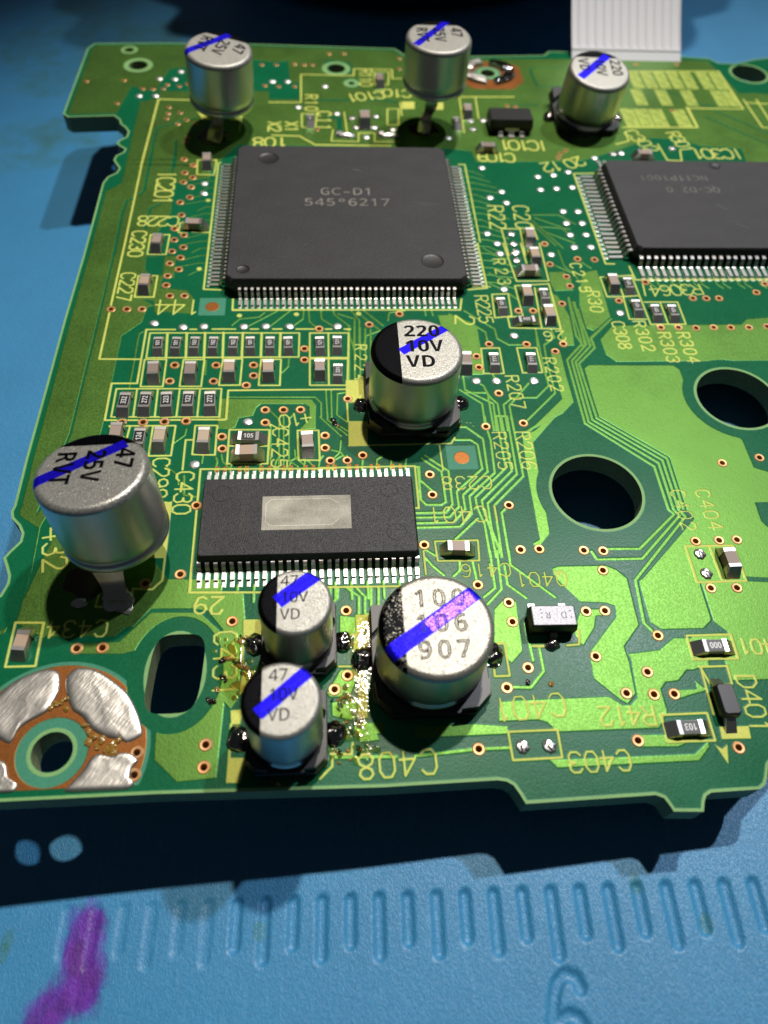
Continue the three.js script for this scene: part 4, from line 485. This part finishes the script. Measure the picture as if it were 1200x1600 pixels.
function capacitor(o) {
  const { R, L } = o, g = group('electrolytic_capacitor', board, o.at[0], o.at[1], o.at[2] ?? 0, 0, o.label);
  g.quaternion.setFromUnitVectors(new THREE.Vector3(0, 1, 0), new THREE.Vector3(o.lean?.[0] ?? 0, 1, -(o.lean?.[1] ?? 0)).normalize());
  const z0 = o.base ? 0.55 : 0, zt = L, b = 0.1 * R + 0.08;
  const prof = [[0, z0], [R * 0.8, z0], [R - 0.12, z0 + 0.02], [R - 0.03, z0 + 0.09], [R, z0 + 0.2], [R, z0 + 0.42], [R - 0.05, z0 + 0.52], [R - 0.13, z0 + 0.6], [R - 0.15, z0 + 0.68], [R - 0.13, z0 + 0.78], [R - 0.04, z0 + 0.9], [R, z0 + 1.02], [R, z0 + 1.4], [R, zt - b]];
  part('can', up(toCreasedNormals(new THREE.LatheGeometry(prof.map(V2), 72), 0.9)), M.alu, g);
  const arc = [[R, zt - b]]; for (let k = 1; k <= 6; k++) { const a = k / 6 * H; arc.push([R - b + b * Math.cos(a), zt - b + b * Math.sin(a)]); } arc.push([0.001, zt]);
  const top = new THREE.LatheGeometry(arc.map(V2), 72), p = top.attributes.position, uv = top.attributes.uv; for (let i = 0; i < p.count; i++) uv.setXY(i, 0.5 + p.getX(i) / (2 * R), 0.5 - p.getZ(i) / (2 * R));
  const metalMap = canvasTex(8, 8, (c) => { c.fillStyle = '#fff'; c.fillRect(0, 0, 8, 8); });
  part('printed_top', up(top), new THREE.MeshPhysicalMaterial({ specularIntensity: 0.15, map: canTop(o), metalness: 0.6, roughness: o.rough ?? 0.45, bumpMap: speckBump, bumpScale: 0.000024 }), g);
  if (o.base) {
    const a = R + 0.15, c = R * 0.32, s = new THREE.Shape([[-a + c, -a], [a - c, -a], [a, -a + c], [a, a], [-a, a], [-a, -a + c]].map(([x, y]) => V2([x * (o.flip ?? 1), y])));
    part('base', flat(new THREE.ExtrudeGeometry(s, { depth: 0.5, bevelEnabled: true, bevelSize: 0.05, bevelThickness: 0.05, bevelSegments: 2 }).translate(0, 0, 0.1)), M.plastic, g);
    for (const [sx, sy] of [[-1, 1], [1, 1], [1, -1], [-1, -1]]) { const w = new THREE.Shape(); const k = R + 0.13; w.moveTo(sx * k, sy * k * 0.45); w.lineTo(sx * k * (sy < 0 ? 0.97 : 1), sy * k * (sy < 0 ? 0.74 : 0.98)); w.lineTo(sx * k * (sy < 0 ? 0.74 : 0.98), sy * k * (sy < 0 ? 0.97 : 1)); w.lineTo(sx * k * 0.45, sy * k); w.lineTo(sx * k * 0.74, sy * k * 0.74); part('base_corner', flat(new THREE.ExtrudeGeometry(w, { depth: 0.62, bevelEnabled: false }).translate(0, 0, 0.6)), M.plastic, g); }
    const lead = box(1.3, 0.12, 0.7, 0.4, 0.08);
    for (const [k, s] of [[1, 0], [-1, Math.PI]]) { part('lead', lead, M.tin, g, k * (a - 0.2), 0, 0, s); part('solder_joint', domeGeo(o.joint, o.joint * 1.15, o.joint * 0.9, 0.14), M.darkSolder, g, k * (a + o.joint * 0.75), o.jy ?? 0, 0); }
  }
  return g;
}
const vd = { rough: 0.37, font: '114px sans-serif', tx: -100, ty: -122, step: 130, deg: 0, black: -0.47 };
const rvt = { font: 'bold 124px sans-serif', tx: -133, ty: -98, step: 134, deg: -90, black: -0.64 };
capacitor({ ...vd, at: [4.28, -22.25], R: 3.15, L: 5.55, base: true, joint: 0.55, text: ['220', '10V', 'VD'], rough: 0.43, font: 'bold 126px sans-serif', tx: -68, ty: -97, step: 119, black: -0.38, pen: [[164, 282], [441, 80], 50], speck: 0.5, label: 'silver capacitor marked 220 10V VD in the middle of the board' });
capacitor({ ...vd, at: [3.72, -42.55], R: 3.12, L: 5.0, base: true, joint: 0.68, jy: 0.35, text: ['100', '106', '907'], worn: true, font: '112px monospace', tx: -96, ty: -92, step: 124, black: -0.56, rough: 0.37, pen: [[40, 388], [458, 92], 72], speck: 0.42, label: 'large worn capacitor marked 100 with a blue and pink pen line' });
capacitor({ ...vd, at: [-3.77, -41.05], R: 1.98, L: 5.3, base: true, joint: 0.58, text: ['47', '10V', 'VD'], pen: [[134, 262], [425, 30], 104], label: 'upper of the two small capacitors marked 47 10V VD below the long chip' });
capacitor({ ...vd, at: [-4.38, -46.55], R: 1.98, L: 5.6, base: true, joint: 0.62, text: ['47', '10V', 'VD'], tx: -80, pen: [[112, 350], [432, 70], 88], label: 'lower of the two small capacitors marked 47 10V VD near the front edge' });
capacitor({ ...rvt, at: [25.7, 18.3], R: 3.1, L: 5.5, lean: [0.03, -0.16], base: true, joint: 0.6, text: ['220', '10V', 'VD'], black: -0.58, pen: [[70, 370], [350, 74], 66], label: 'capacitor with a black base at the back right beside the white ribbon cable' });
const lifted = [
  { at: [-14.5, -34.7, 2.6], L: 5.3, lean: [-0.06, 0.14], pen: [[2, 332], [390, 90], 56], brush: 1.6, speck: 0.12, rough: 0.36, label: 'tilted capacitor marked 47 25V RVT standing on its lead at the left edge' },
  { at: [-11.6, 16.1, 2.4], L: 5.0, lean: [0.06, -0.07], deg: -108, pen: [[8, 338], [330, 52], 58], brush: 0.8, label: 'capacitor marked 47 25V RVT standing on its lead at the back left' },
  { at: [9.3, 16.8, 3.9], L: 4.6, lean: [0.0, -0.05], pen: [[66, 390], [345, 20], 56], brush: 0.8, label: 'capacitor with a blue pen line standing on its lead at the back edge, middle' },
];
lifted.forEach((o) => capacitor({ ...rvt, R: 3.12, text: ['47', '25V', 'RVT'], ...o }));
function ribbonLead(path, w, turn) {                                      // a flat lead that twists a little on its way down
  const c = new THREE.CatmullRomCurve3(path.map((q) => new THREE.Vector3(q[0], q[2], -q[1]))), rings = [];
  for (let k = 0; k <= 24; k++) { const t = k / 24, q = c.getPoint(t), a = turn * (t - 0.5), ww = w * (1 + 0.35 * Math.sin(t * 9) * 0.4) / 2, dx = Math.cos(a), dz = Math.sin(a), th = 0.11 + 0.05 * Math.sin(t * 13); rings.push([[-ww, -th], [ww, -th], [ww, th], [-ww, th]].map(([u, v]) => [q.x + u * dx - v * dz, q.y, q.z + u * dz + v * dx])); }
  const g = ringLoft(rings); return up(toCreasedNormals(g.toNonIndexed(), 0.7));
}
const L1 = pts('-14.62,-37.99 -14.84,-37.25'), L2 = pts('-12.53,12.96 -12.3,14.97'), L3 = pts('8.47,15.1 8.74,16.7');
part('lifted_lead', ribbonLead([[-14.7, -35.9, 2.7], [-15.0, -36.6, 1.8], [...L1[1], 0.5], [...L1[0], 0.12], [L1[0][0], L1[0][1] - 0.5, 0.06]], 1.6, 0.6), M.leadMetal, board);
part('lifted_lead', ribbonLead([[-11.7, 16.1, 2.5], [-12.0, 15.5, 1.6], [...L2[1], 0.6], [...L2[0], 0.12]], 1.3, 0.9), M.leadMetal, board);
part('lifted_lead', ribbonLead([[9.2, 16.2, 3.1], [9.0, 16.1, 1.8], [...L3[1], 0.7], [...L3[0], 0.1]], 1.1, 0.7), M.leadMetal, board);
// burnt flux under the lifted capacitors, with their shadow painted into the dark discs
const burntShade = std({ color: lin(0.05, 0.028, 0.012), roughness: 0.2 });
for (const [s, r] of [['-12.6,13.89', 1.75], ['8.47,15.83', 1.7], ['-16.58,-36.3', 1.5]]) { const [x, y] = pts(s)[0]; part('burnt_flux_and_shade', puddleUV(puddle(Array.from({ length: 14 }, (_, k) => { const a = k / 14 * 2 * Math.PI, q = r * (0.8 + 0.35 * rnd()); return [x + q * Math.cos(a), y + q * Math.sin(a) * 0.9]; }), 0.05)), burntShade, board); }
for (const [s, r] of [['-14.61,-37.82', 0.95], ['-12.57,13.42', 0.5], ['8.42,15.34', 0.45], ['-16.88,-37.96', 0.45]]) part('solder_pad', domeGeo(r, r * 0.8, 0.2, 0.15), M.tin, board, ...pts(s)[0]);
// clear flux left round the reworked capacitors
const fluxFilm = new THREE.MeshPhysicalMaterial({ color: lin(0.95, 0.93, 0.78), transmission: 1, thickness: 0, roughness: 0.09, ior: 1.42, bumpMap: dataTex(256, (u, v) => [128 + 150 * fbm(u * 14, v * 14, 3, 5.5)]), bumpScale: 0.000022 });
fluxFilm.bumpMap.repeat.set(1.6, 1.6);
for (const s of ['-8.49,-41.62 -8.09,-40.91 -7.21,-40.86 -6.99,-42.23 -6.54,-42.64 -6.5,-43.56 -6.98,-44 -7.45,-44.43 -7.99,-43.81 -8.47,-43.03', '-0.39,-40.5 0.54,-40.62 0.49,-41.58 -0.19,-41.73 -0.34,-43.4 0,-43.74 -0.18,-45.33 -0.15,-46.26 0.18,-47.18 -0.42,-47.52 -0.86,-47.28 -0.89,-46.08 -1.63,-45.66 -1.77,-44.95 -0.92,-44.59 -0.57,-43.88', '-1.06,-40.92 -0.24,-39.26 0.5,-39.93 0.23,-41.78 0.67,-44.15 0.04,-45.98 -1.01,-45.57 -0.75,-42.94']) part('flux_film', puddleUV(puddle(s, 0.035)), fluxFilm, board, 0, 0, 0.06);
// charred flux by the small capacitors
for (const s of ['-8.18,-41.95 -7.89,-41.84 -7.59,-41.89 -7.17,-42.38 -6.76,-42.51 -7.95,-43.2 -8.11,-42.96 -8.35,-43.72 -8.69,-44.42 -8.8,-44.3 -8.52,-44.39', '-1.47,-23.61 -1.35,-24 -1.11,-24.23', '9.37,-43.98 10.73,-44.11']) for (const [x, y] of pts(s)) part('charred_flux', domeGeo(0.12 + 0.14 * rnd(), 0.1 + 0.12 * rnd(), 0.1, 0.25), rnd() > 0.35 ? M.char : M.flux, board, x, y, 0, rnd() * 3);
for (let k = 0; k < 70; k++) { const c = pts('-1.02,-45.94 -0.83,-47.54 -1.53,-44.82 -7.36,-40.69 -7.51,-42.09 -6.95,-43.09 -1.59,-47.61 -5.34,-48.69 0.24,-41.38 0.29,-40.34')[k % 10], a = rnd() * 7, r = rnd() * 0.8; part('flux_bead', domeGeo(0.06 + 0.12 * rnd(), 0.06 + 0.1 * rnd(), 0.05 + 0.04 * rnd(), 0.25), k % 3 ? clearFlux() : M.flux, board, c[0] + Math.cos(a) * r, c[1] + Math.sin(a) * r * 0.7, 0, rnd() * 3); }
function clearFlux() { return M.clear ??= new THREE.MeshPhysicalMaterial({ color: lin(0.9, 0.85, 0.55), transmission: 1, thickness: 0.0002, roughness: 0.05, ior: 1.5 }); }

// ---------- ribbon cable at the back edge ----------
{
  const cable = new THREE.Group(); cable.name = 'ribbon_cable'; cable.position.copy(W(33.7, 32.0, 0.2)); cable.quaternion.copy(boardTurn);
  cable.userData = { label: 'white flat ribbon cable rising from the back edge of the board', category: 'cable' }; scene.add(cable);
  const white = std({ color: lin(0.86, 0.86, 0.88), roughness: 0.42 }), stiff = std({ color: lin(0.8, 0.82, 0.82), roughness: 0.35 });
  const rise = (t) => [0.80 * t, 0.55 * t + 0.012 * t * t];             // y away, z up, along the cable
  const strip = (x0, x1, n, t0, t1, lift, wob = 0) => { const pos = [], idx = [], nx = n, nt = 30; for (let j = 0; j <= nt; j++) for (let i = 0; i <= nx; i++) { const t = t0 + (t1 - t0) * j / nt, x = x0 + (x1 - x0) * i / nx, [y, z] = rise(t); const h = lift + wob * Math.max(0, Math.cos((i / nx) * 2 * Math.PI * 13)); pos.push(x, z + h * 0.82, -(y - h * 0.55)); } for (let j = 0; j < nt; j++) for (let i = 0; i < nx; i++) { const a = j * (nx + 1) + i; idx.push(a, a + 1, a + nx + 2, a, a + nx + 2, a + nx + 1); } const g = new THREE.BufferGeometry(); g.setAttribute('position', new THREE.Float32BufferAttribute(pos, 3)); g.setIndex(idx); g.computeVertexNormals(); return g; };
  const solid = (x0, x1, n, t0, t1, th, wob) => { const a = strip(x0, x1, n, t0, t1, th, wob), b = strip(x0, x1, n, t0, t1, -0.06, 0); const k = b.index.array; for (let i = 0; i < k.length; i += 3) [k[i], k[i + 1]] = [k[i + 1], k[i]]; b.computeVertexNormals(); return up(mergeGeometries([a, b])); };
  part('insulation', solid(-6.5, 6.5, 156, 0.6, 32, 0.1, 0.1), white, cable);
  part('stiffener', solid(-6.5, 6.5, 4, -0.6, 0.7, 0.12, 0), stiff, cable);
  const endMat = std({ color: lin(0.92, 0.92, 0.94), roughness: 0.25 });
  for (let k = 0; k < 13; k++) part('contact_end', box(0.66, 0.12, 0.34), endMat, cable, -6 + k, rise(0.8)[0] - 0.05, rise(0.8)[1] + 0.12).rotation.x = 0.6;
}

// ---------- mat ----------
//#MAT
const matMat = std({ roughness: 0.42, bumpScale: 0.00004 });
{
  const mat = new THREE.Group(); mat.name = 'work_mat'; mat.userData = { label: 'blue soldering mat with a moulded ruler along its front', category: 'mat', kind: 'structure' }; scene.add(mat);
  delete mat.userData.category;
  const tops = pts('-6.51,-53.63 -4.85,-53.7 -3.19,-53.75 -1.57,-53.72 -0.03,-53.88 1.51,-53.85 3.2,-53.9 4.77,-53.9 6.42,-53.94 8.03,-53.95 9.59,-53.98 11.18,-54.09 12.78,-54.12 14.36,-54.23 15.94,-54.17 17.46,-54.2 19.07,-54.3 20.64,-54.37'), ends = pts('-6.52,-56.4 -4.86,-55.96 -3.29,-56.59 -1.72,-56.03 -0.11,-56.49 1.45,-56.04 3.1,-56.63 4.71,-56.12 6.24,-56.64 7.86,-56.2 9.5,-57.2 11.1,-56.28 12.73,-56.86 14.35,-56.3 15.96,-56.94 17.51,-56.37 19.11,-56.95 20.66,-56.45');
  const six = [pts('10.18,-58.71 10.01,-58.22 9.51,-58.02 9.05,-58.33 8.71,-59.05 8.44,-60.13 8.31,-61.19 8.6,-61.99 9.38,-62.08 9.97,-61.55 10.1,-60.63 9.81,-60 9.36,-59.81 8.85,-60.05')];
  const A = tops[0], B = tops[tops.length - 1], step = [(B[0] - A[0]) / (tops.length - 1), (B[1] - A[1]) / (tops.length - 1)];
  const grooves = []; for (let k = -7; k < tops.length + 6; k++) { const t = [A[0] + step[0] * k, A[1] + step[1] * k], long = k === 10 ? 3.1 : k % 2 ? 2.15 : 2.75, dx = -step[1] / Math.hypot(...step), dy = step[0] / Math.hypot(...step); const e = [t[0] + dx * -long, t[1] - dy * long]; grooves.push({ p: [t, e], r: 0.26, d: k < -1 ? 0.08 : 0.2 }); }
  six.forEach((p) => grooves.push({ p, r: 0.27, d: 0.2 }));
  const segs = grooves.flatMap((g) => g.p.slice(1).map((b, i) => ({ a: g.p[i], b, r: g.r, d: g.d })));
  const depth = (x, y) => { let h = 0; for (const s of segs) { if (Math.abs(x - s.a[0]) > 4 && Math.abs(x - s.b[0]) > 4) continue; const ux = s.b[0] - s.a[0], uy = s.b[1] - s.a[1], t = Math.max(0, Math.min(1, ((x - s.a[0]) * ux + (y - s.a[1]) * uy) / (ux * ux + uy * uy))), q = Math.hypot(x - s.a[0] - ux * t, y - s.a[1] - uy * t) / s.r; if (q < 1.5) h = Math.max(h, s.d * (q < 0.55 ? 1 : 0.5 + 0.5 * Math.cos(Math.min(1, (q - 0.55) / 0.95) * Math.PI))); } return -h; };
  const span = (lo, hi, a, b, fine) => { const v = [lo]; for (let k = 1; k < 12; k++) v.push(lo + (a - lo) * k / 12); for (let x = a; x < b; x += fine) v.push(x); for (let k = 0; k <= 12; k++) v.push(b + (hi - b) * k / 12); return v; };
  const xs = span(-300, 300, -22, 28, 0.12), ys = span(-180, 420, -66, -51, 0.12), pos = [], uv = [], idx = [];
  for (const y of ys) for (const x of xs) { const fine = y >= -66 && y <= -51 && x > -22 && x < 28; pos.push(x, fine ? depth(x, y) : 0, -y); uv.push((x + 60) / 130, (y + 70) / 130); }
  for (let j = 0; j + 1 < ys.length; j++) for (let i = 0; i + 1 < xs.length; i++) { const a = j * xs.length + i; idx.push(a, a + 1, a + xs.length + 1, a, a + xs.length + 1, a + xs.length); }
  const g = new THREE.BufferGeometry(); g.setAttribute('position', new THREE.Float32BufferAttribute(pos, 3)); g.setAttribute('uv', new THREE.Float32BufferAttribute(uv, 2)); g.setIndex(idx); g.computeVertexNormals();
  const S = 2048 / 130, toC = (g2) => g2.setTransform(S, 0, 0, -S, 60 * S, 60 * S);
  matMat.map = canvasTex(2048, 2048, (c) => {
    c.fillStyle = '#3d88b6'; c.fillRect(0, 0, 2048, 2048); toC(c); c.lineCap = c.lineJoin = 'round';
    const soft = (p, w, color, n) => { for (let k = n; k > 0; k--) { c.strokeStyle = color; c.globalAlpha = 0.2; c.lineWidth = w * (0.55 + 0.6 * k / n); trail(c, p, false); c.stroke(); } c.globalAlpha = 1; };
    soft(pts('-16.43,-54.09 -16.63,-55.02 -16.57,-55.93 -16.16,-56.7 -16.23,-57.28'), 1.7, '#5b2a9c', 9); soft(pts('-16.16,-57.29 -17.11,-57.66 -17.89,-58.04 -18.23,-58.86 -18.33,-59.94'), 1.7, '#5b2a9c', 9); soft(pts('-16.81,-55.16 -16.74,-56.37'), 0.6, '#55205e', 5);
    for (let k = 0; k < 260; k++) { const q = pts('-16.43,-54.09 -16.63,-55.02 -16.57,-55.93 -16.16,-56.7 -16.23,-57.28 -17.11,-57.66 -17.89,-58.04 -18.23,-58.86')[k % 8], a = 7 * rnd(), r = 1.15 * Math.sqrt(rnd()); c.globalAlpha = 0.13; c.fillStyle = k % 3 ? '#7a34b4' : '#471a63'; c.beginPath(); c.ellipse(q[0] + r * Math.cos(a), q[1] + r * Math.sin(a), 0.1 + 0.3 * rnd(), 0.2 + 0.5 * rnd(), 0, 0, 7); c.fill(); }
    c.fillStyle = '#3d6a3a'; for (const [x, y] of pts('-6.81,-55.01 17.55,-56.13 14.21,-53.96 -20.95,-55.21 -20.84,-54.6')) { c.globalAlpha = 0.22; c.beginPath(); c.ellipse(x, y, 0.35, 0.55, 0, 0, 7); c.fill(); }
    c.globalAlpha = 0.05; c.fillStyle = '#4a5a20'; for (let k = 0; k < 500; k++) { const [x, y] = pts('-37.23,31.11 -30.32,59.75 -46.69,58.45 -35.2,67.06 -32.15,33.38 -38.47,49.41 -24.9,60.91')[k % 7]; c.beginPath(); c.ellipse(x + (rnd() - 0.5) * 14, y + (rnd() - 0.5) * 10, 2.2 * rnd() + 0.4, 1.2 * rnd() + 0.3, rnd() * 3, 0, 7); c.fill(); }
    c.globalAlpha = 0.12; c.lineWidth = 0.08; for (let k = 0; k < 700; k++) { c.strokeStyle = k % 2 ? '#9cc4e0' : '#1d5a92'; const x = -24 + rnd() * 60, y = -66 + rnd() * 16; c.beginPath(); c.moveTo(x, y); c.lineTo(x + 0.1 - 0.2 * rnd(), y + 0.6 + 1.4 * rnd()); c.stroke(); }
    c.globalAlpha = 1; const im = c.getImageData(0, 0, 2048, 2048);
    for (let j = 0; j < 2048; j++) for (let i = 0; i < 2048; i++) { const o = (j * 2048 + i) * 4, m = 1 + 0.1 * (grainValues.at(i, j) - 0.5) + 0.06 * fbm(i * 0.008, j * 0.008, 4); for (let q = 0; q < 3; q++) im.data[o + q] *= m; }
    c.putImageData(im, 0, 0);
  });
  matMat.map.wrapS = matMat.map.wrapT = THREE.MirroredRepeatWrapping;
  const rough = dataTex(512, (u, v) => { const a = grainValues.at(Math.floor(u * 128), Math.floor(v * 52)); return [128 + 110 * (a - 0.5) + 70 * fbm(u * 40, v * 22, 3)]; });
  rough.repeat.set(130 / 6, 130 / 6); matMat.bumpMap = rough;
  part('mat_sheet', up(g), matMat, mat);
}
// ---------- black round thing behind the board ----------
//#BACK
{
  const foot = new THREE.Group(); foot.name = 'stand_foot'; foot.userData = { label: 'black round foot of a stand behind the board at the top of the picture', category: 'stand' };
  const c = W(16, 92, -8.2); foot.position.set(c.x, 0, c.z); scene.add(foot);
  const dark = std({ color: lin(0.012, 0.013, 0.015), roughness: 0.4 });
  part('foot_disc', up(new THREE.LatheGeometry([[0, 0.2], [30, 0.2], [33, 1], [34.2, 3], [34.4, 6], [33.6, 8.4], [31.8, 9.4], [28, 9.8], [27.4, 9.3], [24, 9.0], [12, 10.5], [0, 10.6]].map(V2), 96)), dark, foot);
  part('post', up(new THREE.CylinderGeometry(11, 13, 30, 48).translate(4, 22, 8)), dark, foot);
  const teeth = new THREE.Shape(); for (let k = 0; k <= 120; k++) { const a = k / 120 * 2 * Math.PI, r = 41 + 2.6 * Math.max(-0.6, Math.min(0.6, 1.4 * Math.sin(a * 20))) + 1.2 * Math.sin(a * 3); k ? teeth.lineTo(r * Math.cos(a), r * Math.sin(a)) : teeth.moveTo(r, 0); }
  part('unseen_shadow_wheel', flat(new THREE.ExtrudeGeometry(teeth, { depth: 9, bevelEnabled: true, bevelSize: 0.6, bevelThickness: 0.6, bevelSegments: 2 }).translate(9, -2, 34)), dark, foot);  // added out of view, sized and toothed to throw the jagged shadow behind the board
}
renderer.setSize(768, 1024);
renderer.render(scene, camera);
